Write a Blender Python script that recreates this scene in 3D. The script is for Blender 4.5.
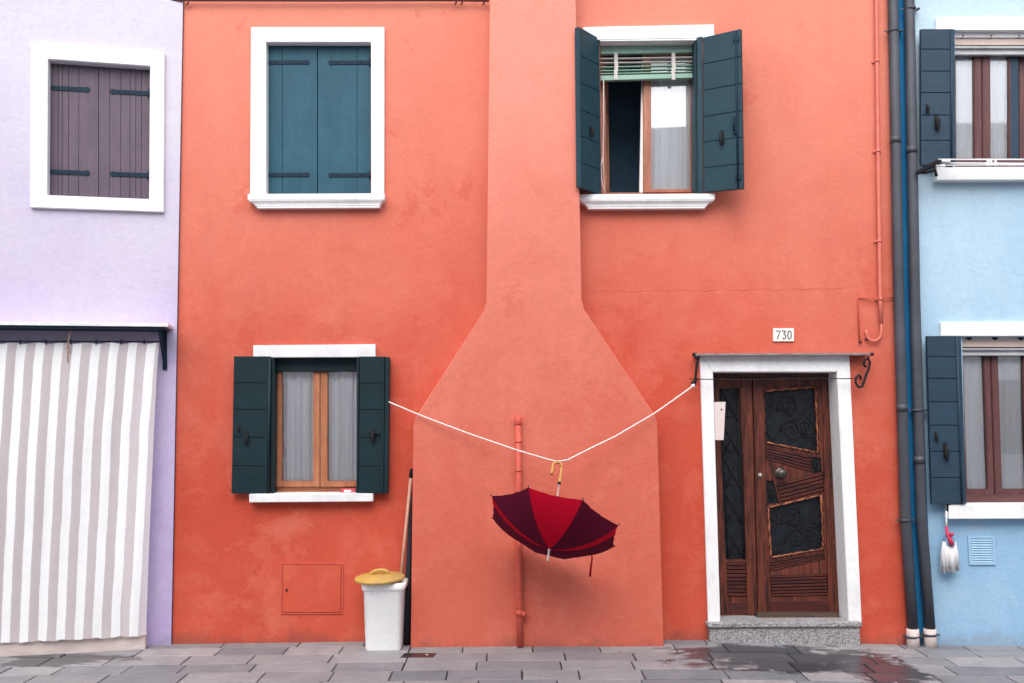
import bpy, bmesh, math, random
from mathutils import Vector, Matrix, Euler
from mathutils.geometry import delaunay_2d_cdt
random.seed(7)
S = bpy.context.scene
for o in list(bpy.data.objects): bpy.data.objects.remove(o)
R = math.radians
# ------------------------------------------------------------------ camera
W_, H_, F_ = 1024, 683, 1000.0
PITCH, ROLL, DIST = R(4.1), -0.0055, 8.2
rot = (Matrix.Rotation(R(90)+PITCH, 3, 'X') @ Matrix.Rotation(ROLL, 3, 'Z'))
def ray(px, py): return rot @ Vector(((px-W_/2)/F_, -(py-H_/2)/F_, -1.0))
_d = ray(560, 640.5)
CAMZ = -_d.z/_d.y*DIST
CAM = Vector((0, -DIST, CAMZ))
cd = bpy.data.cameras.new('camera'); cam = bpy.data.objects.new('camera', cd); S.collection.objects.link(cam)
cam.location = CAM; cam.rotation_euler = rot.to_euler()
cd.sensor_width = 36; cd.lens = 36*F_/W_; cd.clip_end = 400; cd.clip_start = .05
S.camera = cam
# ------------------------------------------------------------------ light
SUN_EL, SUN_AZ = R(50), R(-9)          # azimuth measured from the facade normal, towards the left
w = bpy.data.worlds.new('World'); S.world = w; w.use_nodes = True
nt = w.node_tree; nt.nodes.clear()
sky = nt.nodes.new('ShaderNodeTexSky'); sky.sky_type = 'NISHITA'; sky.sun_disc = False
sky.sun_elevation = SUN_EL; sky.air_density = 1.3; sky.dust_density = 3.0; sky.ozone_density = 1.0
sdir = Vector((math.sin(SUN_AZ)*math.cos(SUN_EL), -math.cos(SUN_AZ)*math.cos(SUN_EL), math.sin(SUN_EL)))
sky.sun_rotation = math.atan2(sdir.x, sdir.y)
hs = nt.nodes.new('ShaderNodeHueSaturation'); hs.inputs['Saturation'].default_value = .45
bg = nt.nodes.new('ShaderNodeBackground'); bg.inputs[1].default_value = .15
wo = nt.nodes.new('ShaderNodeOutputWorld')
nt.links.new(sky.outputs[0], hs.inputs['Color']); nt.links.new(hs.outputs[0], bg.inputs[0]); nt.links.new(bg.outputs[0], wo.inputs[0])
sl = bpy.data.lights.new('sun', 'SUN'); sl.energy = .75; sl.angle = R(80); sl.color = (1, .965, .92)
so = bpy.data.objects.new('sun', sl); S.collection.objects.link(so)
so.rotation_euler = sdir.to_track_quat('Z', 'Y').to_euler(); so.location = (-3, -6, 9)
S.view_settings.view_transform = 'Standard'; S.view_settings.look = 'None'
S.view_settings.exposure = 1.10; S.view_settings.gamma = 1; S.view_settings.use_curve_mapping = False
S.render.resolution_x = W_; S.render.resolution_y = H_

# ------------------------------------------------------------------ planes
class Pl:
    """vertical plane: u runs along it to the right, z up, off towards the camera"""
    def __init__(s, x, y, yaw=0.0):
        s.o = Vector((x, y, 0)); s.t = Vector((math.cos(yaw), math.sin(yaw), 0)); s.n = Vector((math.sin(yaw), -math.cos(yaw), 0))
    def at(s, px, py, off=0.0):
        d = ray(px, py); k = (off - (CAM-s.o).dot(s.n))/d.dot(s.n)
        p = CAM + d*k
        return ((p-s.o).dot(s.t), p.z)
    def w(s, u, z, off=0.0): return s.o + s.t*u + s.n*off + Vector((0, 0, z))
    def q(s, pts, off=0.0): return [s.at(a, b, off) for a, b in pts]
FR = Pl(0, 0)
XC = FR.at(176.5, 412)[0]; XR = FR.at(904, 412)[0]
LI = Pl(XC, -.03, R(11))
def leafplane(a, b):                      # a hinge, b free edge, both world xy; u runs from left to right
    if a.x > b.x: a, b = b, a
    return Pl(a.x, a.y, math.atan2(b.y-a.y, b.x-a.x)), (Vector((b.x, b.y))-Vector((a.x, a.y))).length

# ------------------------------------------------------------------ materials
def new_mat(name):
    m = bpy.data.materials.new(name); m.use_nodes = True
    return m, m.node_tree, m.node_tree.nodes['Principled BSDF']
def N(t, kind, **k):
    n = t.nodes.new(kind)
    for a, b in k.items(): setattr(n, a, b)
    return n
def coords(t, scale=(1, 1, 1), out='Object', seed=0.0):
    tc = N(t, 'ShaderNodeTexCoord'); mp = N(t, 'ShaderNodeMapping')
    mp.inputs['Scale'].default_value = scale; mp.inputs['Location'].default_value = (seed, seed*.7, seed*1.3)
    t.links.new(tc.outputs[out], mp.inputs[0]); return mp.outputs[0]
def noise(t, vec, scale, detail=4, rough=.55, dist=0.0):
    n = N(t, 'ShaderNodeTexNoise'); n.inputs['Scale'].default_value = scale; n.inputs['Detail'].default_value = detail
    n.inputs['Roughness'].default_value = rough; n.inputs['Distortion'].default_value = dist
    t.links.new(vec, n.inputs['Vector']); return n.outputs['Fac']
def ramp(t, fac, a, b, ca=(0, 0, 0), cb=(1, 1, 1)):
    r = N(t, 'ShaderNodeValToRGB'); e = r.color_ramp.elements
    e[0].position = a; e[1].position = b; e[0].color = (*ca, 1); e[1].color = (*cb, 1)
    t.links.new(fac, r.inputs[0]); return r.outputs[0]
def mixc(t, fac, a, b, mode='MIX'):
    m = N(t, 'ShaderNodeMix', data_type='RGBA', blend_type=mode)
    for i, v in ((0, fac), (6, a), (7, b)):
        if hasattr(v, 'links'): t.links.new(v, m.inputs[i])
        else: m.inputs[i].default_value = v if i == 0 else (*v, 1)
    return m.outputs[2]
def bump(t, p, hts):
    prev = None
    for h, s, d in hts:
        b = N(t, 'ShaderNodeBump'); b.inputs['Strength'].default_value = s; b.inputs['Distance'].default_value = d
        t.links.new(h, b.inputs['Height'])
        if prev: t.links.new(prev, b.inputs['Normal'])
        prev = b.outputs[0]
    t.links.new(prev, p.inputs['Normal'])
def simple(name, c1, c2=None, scale=6, rough=.6, bmp=.2, dist=.002, stretch=(1, 1, 1), metal=0, lo=.35, hi=.65, spec=.5, sheen=0, chips=None):
    m, t, p = new_mat(name); c2 = c2 or tuple(x*.8 for x in c1)
    v = coords(t, stretch); n = noise(t, v, scale, 6, .6)
    f = noise(t, v, scale*9, 3, .6)
    c = mixc(t, ramp(t, n, lo, hi), c1, c2)
    c = mixc(t, .25, c, ramp(t, f, .3, .7, (.75,)*3, (1.15,)*3), 'MULTIPLY')
    if chips:                       # flaked paint and dusty bloom
        nn = noise(t, coords(t, tuple(.5+x*.25 for x in stretch), seed=4), 17, 8, .72)
        c = mixc(t, ramp(t, nn, chips[1], chips[1]+.012), c, chips[0])
        n2 = noise(t, coords(t, seed=9), 2.5, 6, .7); q = N(t, 'ShaderNodeMath', operation='MULTIPLY'); t.links.new(ramp(t, n2, .45, .75), q.inputs[0]); q.inputs[1].default_value = .22
        c = mixc(t, q.outputs[0], c, tuple(min(1, x*2.2+.02) for x in c1))
    t.links.new(c, p.inputs['Base Color'])
    p.inputs['Roughness'].default_value = rough; p.inputs['Metallic'].default_value = metal
    p.inputs['Specular IOR Level'].default_value = spec
    if sheen: p.inputs['Sheen Weight'].default_value = sheen
    if bmp: bump(t, p, [(f, bmp, dist)])
    return m
def plaster(name, base, dark, pale, palemix=.6, seed=0, top_haze=None, zb=2.6):
    m, t, p = new_mat(name); v = coords(t, seed=seed)
    big = noise(t, v, .55, 5, .6, .25); mid = noise(t, v, 2.2, 7, .68, .25); fine = noise(t, v, 90, 3, .6); grain = noise(t, v, 28, 4, .6)
    c = mixc(t, ramp(t, big, .34, .68), base, dark)
    if top_haze:                      # haze and brighter light of the upper wall painted in, with patchy fading
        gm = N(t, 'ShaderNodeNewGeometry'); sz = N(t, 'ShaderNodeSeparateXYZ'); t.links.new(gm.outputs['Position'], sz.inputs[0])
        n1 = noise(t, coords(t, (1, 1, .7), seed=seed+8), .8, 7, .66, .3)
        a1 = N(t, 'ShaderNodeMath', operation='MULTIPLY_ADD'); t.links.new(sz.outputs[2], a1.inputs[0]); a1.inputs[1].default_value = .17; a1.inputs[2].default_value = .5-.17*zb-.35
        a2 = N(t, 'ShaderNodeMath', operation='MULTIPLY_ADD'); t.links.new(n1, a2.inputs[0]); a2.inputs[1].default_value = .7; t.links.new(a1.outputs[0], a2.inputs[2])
        c = mixc(t, ramp(t, a2.outputs[0], .22, .85), c, top_haze)
    pm = N(t, 'ShaderNodeMath', operation='MULTIPLY'); t.links.new(ramp(t, mid, .48, .74), pm.inputs[0]); pm.inputs[1].default_value = palemix
    c = mixc(t, pm.outputs[0], c, pale)
    n3 = noise(t, v, 1.3, 9, .68, .3); pt = N(t, 'ShaderNodeMath', operation='MULTIPLY')     # hard-edged worn patches
    t.links.new(ramp(t, n3, .585, .60), pt.inputs[0]); pt.inputs[1].default_value = .20
    c = mixc(t, pt.outputs[0], c, pale)
    n4 = noise(t, coords(t, seed=seed+31), 1.6, 9, .7, .2); pt = N(t, 'ShaderNodeMath', operation='MULTIPLY')
    t.links.new(ramp(t, n4, .60, .63), pt.inputs[0]); pt.inputs[1].default_value = .30
    c = mixc(t, pt.outputs[0], c, dark)
    vs = coords(t, (1, 1, .12), seed=seed+3); st = noise(t, vs, 7, 5, .7)
    c = mixc(t, .25, c, ramp(t, st, .3, .7, (.88, .86, .86), (1.06, 1.06, 1.06)), 'MULTIPLY')
    c = mixc(t, .3, c, ramp(t, grain, .3, .7, (.86,)*3, (1.1,)*3), 'MULTIPLY')
    vo = N(t, 'ShaderNodeTexVoronoi'); vo.inputs['Scale'].default_value = 9; t.links.new(v, vo.inputs['Vector'])
    ch = ramp(t, vo.outputs['Distance'], .035, .05, (1, 1, 1), (0, 0, 0)); cm = N(t, 'ShaderNodeMath', operation='MULTIPLY')
    t.links.new(ch, cm.inputs[0]); t.links.new(ramp(t, mid, .5, .56), cm.inputs[1])
    c = mixc(t, cm.outputs[0], c, dark)
    g2 = N(t, 'ShaderNodeNewGeometry'); s2 = N(t, 'ShaderNodeSeparateXYZ'); t.links.new(g2.outputs['Position'], s2.inputs[0])
    n5 = noise(t, coords(t, (1, 1, .6), seed=seed+50), 5, 7, .7); b1 = N(t, 'ShaderNodeMath', operation='MULTIPLY_ADD'); t.links.new(s2.outputs[2], b1.inputs[0]); b1.inputs[1].default_value = 2.2; t.links.new(n5, b1.inputs[2])
    gr = N(t, 'ShaderNodeMath', operation='MULTIPLY'); t.links.new(ramp(t, b1.outputs[0], .46, .66, (1, 1, 1), (0, 0, 0)), gr.inputs[0]); gr.inputs[1].default_value = .45
    c = mixc(t, gr.outputs[0], c, (.16, .07, .06) if base[0] > .55 else (.22, .23, .27))          # splash dirt along the foot of the wall
    t.links.new(c, p.inputs['Base Color']); p.inputs['Roughness'].default_value = .92; p.inputs['Specular IOR Level'].default_value = .2
    bump(t, p, [(mid, .4, .03), (grain, .4, .008), (fine, .5, .0015)])
    return m
def wood(name, c1, c2, axis='Z', rough=.5, scale=5, spec=.4):
    st = {'Z': (9, 9, .55), 'X': (.55, 9, 9)}[axis]
    m, t, p = new_mat(name); v = coords(t, st)
    n = noise(t, v, scale, 7, .65, .9); f = noise(t, v, scale*7, 4, .6)
    blot = noise(t, coords(t), 3, 3)
    c = mixc(t, ramp(t, n, .36, .64), c1, c2)
    c = mixc(t, ramp(t, f, .5, .75), c, tuple(x*.55 for x in c2))
    c = mixc(t, .5, c, ramp(t, blot, .3, .7, (.65,)*3, (1.25,)*3), 'MULTIPLY')
    t.links.new(c, p.inputs['Base Color']); p.inputs['Roughness'].default_value = rough; p.inputs['Specular IOR Level'].default_value = spec
    bump(t, p, [(f, .35, .002)])
    return m
M = {}
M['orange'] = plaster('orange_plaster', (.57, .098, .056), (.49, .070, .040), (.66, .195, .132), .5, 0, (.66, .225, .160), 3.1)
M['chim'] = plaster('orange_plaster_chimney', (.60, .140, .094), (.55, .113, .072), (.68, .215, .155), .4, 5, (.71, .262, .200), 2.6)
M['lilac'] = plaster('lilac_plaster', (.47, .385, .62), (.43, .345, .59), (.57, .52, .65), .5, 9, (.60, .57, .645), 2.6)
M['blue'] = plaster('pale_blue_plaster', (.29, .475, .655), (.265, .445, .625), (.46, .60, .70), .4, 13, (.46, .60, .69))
M['deepblue'] = plaster('deep_blue_plaster', (.012, .16, .37), (.012, .13, .31), (.05, .27, .50), .4, 17)  # deeper blue for the strip of wall between the downpipes
M['white'] = simple('white_paint', (.82, .82, .83), (.68, .67, .68), 5, .65, .35, .004, (1, 1, .5), lo=.5, hi=.78)
M['whitestone'] = simple('white_stone', (.80, .79, .80), (.66, .65, .67), 8, .7, .3, .003)
M['teal'] = simple('teal_painted_wood', (.016, .080, .120), (.013, .067, .102), 3, .55, .2, .0015, (6, 6, .6), spec=.28, chips=((.06, .15, .20), .74))
M['green'] = simple('dark_green_painted_wood', (.003, .019, .025), (.002, .015, .020), 3, .55, .15, .001, (.6, 6, 6), spec=.28, chips=((.05, .08, .09), .75))
M['greenup'] = simple('slate_green_painted_wood', (.011, .044, .062), (.009, .037, .052), 3, .55, .15, .001, (.6, 6, 6), spec=.28, chips=((.08, .13, .16), .75))
M['slate'] = simple('slate_blue_painted_wood', (.020, .045, .075), (.017, .038, .065), 3, .55, .15, .001, (.6, 6, 6), spec=.28, chips=((.10, .14, .19), .75))
M['mauve'] = simple('mauve_painted_wood', (.100, .070, .098), (.078, .054, .078), 4, .6, .3, .002, (7, 7, .5), chips=((.5, .45, .5), .755))
M['navyiron'] = simple('navy_painted_iron', (.006, .020, .040), (.01, .03, .05), 20, .6, .3, .001, spec=.2)
M['teali'] = simple('teal_painted_iron', (.008, .026, .052), (.006, .02, .04), 20, .6, .3, .001, spec=.2)
M['iron'] = simple('black_iron', (.010, .012, .016), (.02, .018, .018), 30, .7, .4, .001, spec=.2)
M['wood'] = wood('warm_varnished_wood', (.50, .200, .100), (.32, .110, .052))
M['woodx'] = wood('warm_varnished_wood_rail', (.40, .145, .06), (.24, .075, .032), 'X')
M['woodp'] = wood('pinkish_varnished_wood', (.46, .20, .125), (.32, .115, .065))
M['woodb'] = wood('brown_mauve_wood', (.145, .055, .052), (.09, .034, .034))
M['woodbx'] = wood('brown_mauve_wood_rail', (.145, .055, .052), (.09, .034, .034), 'X')
M['door'] = wood('red_brown_door_wood', (.20, .044, .022), (.020, .006, .006), rough=.45)
M['doorx'] = wood('red_brown_door_wood_rail', (.12, .022, .013), (.026, .007, .008), 'X', rough=.45)
M['doorlite'] = wood('worn_orange_moulding', (.50, .17, .075), (.22, .05, .025), scale=9)
M['sillwood'] = wood('weathered_threshold_wood', (.11, .07, .05), (.05, .03, .025), 'X')
M['sheer'] = None
def cloth(name, c, trans=.35, sc=40, bmp=.2):
    m, t, p = new_mat(name); v = coords(t); n = noise(t, v, sc, 4)
    t.links.new(mixc(t, n, c, tuple(x*.9 for x in c)), p.inputs['Base Color']); p.inputs['Roughness'].default_value = .9; p.inputs['Specular IOR Level'].default_value = .15
    tr = N(t, 'ShaderNodeBsdfTranslucent'); tr.inputs[0].default_value = (*c, 1)
    mx = N(t, 'ShaderNodeMixShader'); mx.inputs[0].default_value = trans
    out = t.nodes['Material Output']; t.links.new(p.outputs[0], mx.inputs[1]); t.links.new(tr.outputs[0], mx.inputs[2]); t.links.new(mx.outputs[0], out.inputs[0])
    bump(t, p, [(n, bmp, .003)])
    return m
M['sheer'] = cloth('white_net_curtain', (.96, .97, .99), .0)
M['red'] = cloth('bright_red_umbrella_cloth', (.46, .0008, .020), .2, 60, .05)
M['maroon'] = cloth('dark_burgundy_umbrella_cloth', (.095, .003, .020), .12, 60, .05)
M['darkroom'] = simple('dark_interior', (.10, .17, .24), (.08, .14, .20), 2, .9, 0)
def glass(name, refl=.12, tint=(.93, .96, .97)):
    m, t, p = new_mat(name); t.nodes.remove(p)
    tr = N(t, 'ShaderNodeBsdfTransparent'); tr.inputs[0].default_value = (*tint, 1)
    gl = N(t, 'ShaderNodeBsdfGlossy'); gl.inputs['Roughness'].default_value = .02
    v = coords(t); n = noise(t, v, 2.2, 2)
    b = N(t, 'ShaderNodeBump'); b.inputs['Strength'].default_value = .08; b.inputs['Distance'].default_value = .01
    t.links.new(n, b.inputs['Height']); t.links.new(b.outputs[0], gl.inputs['Normal'])
    fr = N(t, 'ShaderNodeFresnel'); ad = N(t, 'ShaderNodeMath', operation='ADD'); ad.inputs[1].default_value = refl
    t.links.new(fr.outputs[0], ad.inputs[0])
    mx = N(t, 'ShaderNodeMixShader'); t.links.new(ad.outputs[0], mx.inputs[0]); t.links.new(tr.outputs[0], mx.inputs[1]); t.links.new(gl.outputs[0], mx.inputs[2])
    t.links.new(mx.outputs[0], t.nodes['Material Output'].inputs[0]); return m
M['glass'] = glass('window_glass', .09, (.985, .99, 1))
def pebbled(name):
    m, t, p = new_mat(name); v = coords(t)
    vo = N(t, 'ShaderNodeTexVoronoi'); vo.inputs['Scale'].default_value = 75; t.links.new(v, vo.inputs['Vector'])
    n = noise(t, v, 14, 3)
    c = mixc(t, ramp(t, n, .4, .65), (.004, .006, .010), (.009, .012, .018))
    t.links.new(c, p.inputs['Base Color']); p.inputs['Roughness'].default_value = .4; p.inputs['Specular IOR Level'].default_value = .35; bump(t, p, [(vo.outputs['Distance'], .45, .004)]); return m
M['darkglass'] = pebbled('dark_pebbled_glass')
M['blind'] = simple('pale_green_blind', (.27, .43, .35), (.22, .37, .30), 8, .5, .1)
M['tape'] = simple('beige_ladder_tape', (.62, .58, .55), (.5, .46, .44), 20, .8, .2)
M['pipe'] = simple('grey_downpipe_metal', (.058, .062, .078), (.040, .042, .055), 7, .5, .25, .002, (1, 1, .4), chips=((.25, .25, .27), .74))
M['pipeb'] = simple('pinkish_white_pipe_foot', (.72, .62, .58), (.55, .45, .42), 12, .8, .3)
M['orpipe'] = simple('orange_painted_pipe', (.60, .10, .062), (.50, .07, .045), 8, .6, .3)
M['pinkpipe'] = simple('pink_orange_painted_pipe', (.68, .19, .14), (.60, .14, .10), 8, .6, .3)
M['rope'] = simple('white_cord', (.82, .76, .73), (.7, .62, .6), 60, .8, .3)
M['cane'] = wood('yellow_cane', (.62, .32, .10), (.50, .22, .06), scale=9)
M['steel'] = simple('pale_metal', (.62, .56, .52), (.5, .45, .42), 20, .35, .1, metal=.6)
M['bin'] = simple('white_plastic', (.95, .96, .97), (.93, .94, .95), 3, .42, .1, .001)
M['lid'] = simple('mustard_lid', (.54, .33, .065), (.44, .28, .10), 9, .5, .4, .002)
M['stick'] = wood('pink_beige_broom_stick', (.58, .34, .25), (.45, .24, .17), scale=4)
M['navy'] = simple('dark_navy_cloth', (.010, .016, .030), (.008, .012, .022), 20, .8, .3)
M['plate'] = simple('dark_wet_iron_plate', (.035, .028, .032), (.022, .018, .022), 25, .35, .4)
M['paper'] = simple('pinkish_paper', (.70, .60, .58), (.66, .55, .54), 5, .8, .1)
M['tile'] = simple('glazed_white_tile', (.82, .80, .76), (.76, .74, .70), 6, .25, .1)
M['ink'] = simple('dark_blue_enamel', (.012, .022, .05), None, 20, .4, 0)
M['redbox'] = simple('red_packet', (.50, .015, .04), (.55, .10, .12), 30, .5, 0)
M['beige'] = simple('beige_blind_slats', (.66, .52, .46), (.58, .45, .40), 5, .6, .15)
M['greyrail'] = simple('grey_metal_rail', (.45, .45, .47), (.36, .36, .38), 9, .45, .1)
M['threshold'] = simple('pale_pink_threshold_stone', (.66, .56, .52), (.52, .43, .41), 5, .7, .4, .004, (.7, 3, 3))
M['mopwhite'] = cloth('white_mop_strands', (.80, .79, .80), .1, 80, .4)
M['mopblue'] = simple('grey_blue_mop_head', (.20, .30, .48), None, 20, .6, .1)
M['mopred'] = simple('pink_red_ribbon', (.58, .03, .09), None, 20, .6, .1)
M['cable'] = simple('dark_red_cable', (.10, .015, .015), (.05, .01, .01), 20, .7, .2)
M['ventblue'] = simple('light_blue_vent_paint', (.34, .54, .72), (.30, .49, .67), 5, .5, .1)
M['rooftile'] = simple('terracotta_roof', (.30, .12, .07), (.22, .09, .06), 4, .9, .4, .01)
M['oppo'] = plaster('pale_facade_across', (.80, .79, .77), (.75, .74, .71), (.82, .81, .79), .4, 21)
def granite():
    m, t, p = new_mat('speckled_granite'); v = coords(t)
    vo = N(t, 'ShaderNodeTexVoronoi'); vo.inputs['Scale'].default_value = 180; t.links.new(v, vo.inputs['Vector'])
    r = N(t, 'ShaderNodeSeparateColor'); t.links.new(vo.outputs['Color'], r.inputs[0])
    c = ramp(t, r.outputs[0], .15, .85, (.10, .10, .11), (.50, .48, .48)); r2 = noise(t, v, 6, 3)
    c = mixc(t, .4, c, ramp(t, r2, .3, .7, (.7,)*3, (1.2,)*3), 'MULTIPLY')
    t.links.new(c, p.inputs['Base Color']); p.inputs['Roughness'].default_value = .55; return m
M['granite'] = granite()
def striped():
    m, t, p = new_mat('striped_awning_cloth')
    uv = N(t, 'ShaderNodeUVMap'); sx = N(t, 'ShaderNodeSeparateXYZ'); t.links.new(uv.outputs[0], sx.inputs[0])
    v = coords(t); wb = N(t, 'ShaderNodeMath', operation='MULTIPLY_ADD'); t.links.new(noise(t, v, 1.6, 3), wb.inputs[0]); wb.inputs[1].default_value = .22; t.links.new(sx.outputs[0], wb.inputs[2])
    fr = N(t, 'ShaderNodeMath', operation='FRACT'); t.links.new(wb.outputs[0], fr.inputs[0]); n = noise(t, v, 5, 6, .7, .8)
    msk = ramp(t, fr.outputs[0], .475, .495)
    c = mixc(t, msk, (.90, .91, .92), (.76, .70, .71))
    c = mixc(t, .4, c, ramp(t, n, .3, .7, (.9, .89, .9), (1.04,)*3), 'MULTIPLY')
    t.links.new(c, p.inputs['Base Color']); p.inputs['Roughness'].default_value = .75
    tr = N(t, 'ShaderNodeBsdfTranslucent'); t.links.new(c, tr.inputs[0])
    mx = N(t, 'ShaderNodeMixShader'); mx.inputs[0].default_value = .12
    t.links.new(p.outputs[0], mx.inputs[1]); t.links.new(tr.outputs[0], mx.inputs[2]); tp = N(t, 'ShaderNodeBsdfTransparent'); mt = N(t, 'ShaderNodeMath', operation='MULTIPLY'); t.links.new(msk, mt.inputs[0]); mt.inputs[1].default_value = .28
    m2 = N(t, 'ShaderNodeMixShader'); t.links.new(mt.outputs[0], m2.inputs[0]); t.links.new(mx.outputs[0], m2.inputs[1]); t.links.new(tp.outputs[0], m2.inputs[2]); t.links.new(m2.outputs[0], t.nodes['Material Output'].inputs[0])
    cr = noise(t, coords(t, (.7, 1, 1.6)), 6, 6, .62, 1.2); bump(t, p, [(cr, .3, .015)])
    return m
M['stripe'] = striped()
def paving():
    m, t, p = new_mat('grey_trachyte_paving')
    at = N(t, 'ShaderNodeAttribute'); at.attribute_name = 'tone'
    tc = N(t, 'ShaderNodeTexCoord'); v = tc.outputs['Object']
    n = noise(t, v, 3.5, 6, .65, .5); f = noise(t, v, 60, 4, .7); g = noise(t, coords(t, (1, 3, 1)), 14, 5, .7)
    c = mixc(t, at.outputs['Fac'], (.150, .158, .178), (.325, .310, .312))
    c = mixc(t, .6, c, ramp(t, n, .3, .7, (.70, .70, .73), (1.25, 1.22, 1.2)), 'MULTIPLY')
    c = mixc(t, .45, c, ramp(t, f, .3, .7, (.7,)*3, (1.25,)*3), 'MULTIPLY')
    c = mixc(t, .4, c, ramp(t, g, .35, .65, (.75,)*3, (1.15,)*3), 'MULTIPLY')
    # wet patches: spilled water, darker and glossy
    def blob(cx, cy, rx, ry, th):
        mp = N(t, 'ShaderNodeMapping'); mp.inputs['Location'].default_value = (-cx/rx, -cy/ry, 0); mp.inputs['Scale'].default_value = (1/rx, 1/ry, 0)
        t.links.new(v, mp.inputs[0]); ln = N(t, 'ShaderNodeVectorMath', operation='LENGTH'); t.links.new(mp.outputs[0], ln.inputs[0])
        nn = noise(t, coords(t, (1, 1.6, 1), seed=cx), 4.5, 6, .65, .6)
        a = N(t, 'ShaderNodeMath', operation='MULTIPLY_ADD'); t.links.new(nn, a.inputs[0]); a.inputs[1].default_value = 2.4
        t.links.new(ln.outputs['Value'], a.inputs[2]); dv = N(t, 'ShaderNodeMath', operation='MULTIPLY'); t.links.new(a.outputs[0], dv.inputs[0]); dv.inputs[1].default_value = .25
        return ramp(t, dv.outputs[0], th/4-.015, th/4+.03, (1, 1, 1), (0, 0, 0))
    def mx(a, b):
        q = N(t, 'ShaderNodeMath', operation='MAXIMUM'); t.links.new(a, q.inputs[0]); t.links.new(b, q.inputs[1]); return q.outputs[0]
    def pt(px, py):
        d = ray(px, py); k = -CAM.z/d.z; return CAM+d*k
    a = pt(775, 655); b_ = pt(880, 664); c3 = pt(60, 658); d4 = pt(945, 676)
    def sc(x, k):
        q = N(t, 'ShaderNodeMath', operation='MULTIPLY'); t.links.new(x, q.inputs[0]); q.inputs[1].default_value = k; return q.outputs[0]
    wet = mx(blob(a.x, a.y, .88, .50, 2.0), blob(b_.x, b_.y, .36, .70, 2.0))
    wet = mx(wet, sc(blob(c3.x, c3.y, .65, .25, 1.9), .8))
    c = mixc(t, wet, c, mixc(t, 1.0, c, (.22, .22, .25), 'MULTIPLY'))
    t.links.new(c, p.inputs['Base Color'])
    rr = N(t, 'ShaderNodeMix'); t.links.new(wet, rr.inputs[0]); rr.inputs[2].default_value = .72; rr.inputs[3].default_value = .32
    t.links.new(rr.outputs[0], p.inputs['Roughness'])
    bump(t, p, [(n, .3, .012), (f, .35, .002)])
    return m
M['pave'] = paving()
M['joint'] = simple('dark_paving_joint', (.030, .031, .040), (.02, .02, .026), 9, .9, .3)

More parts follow.
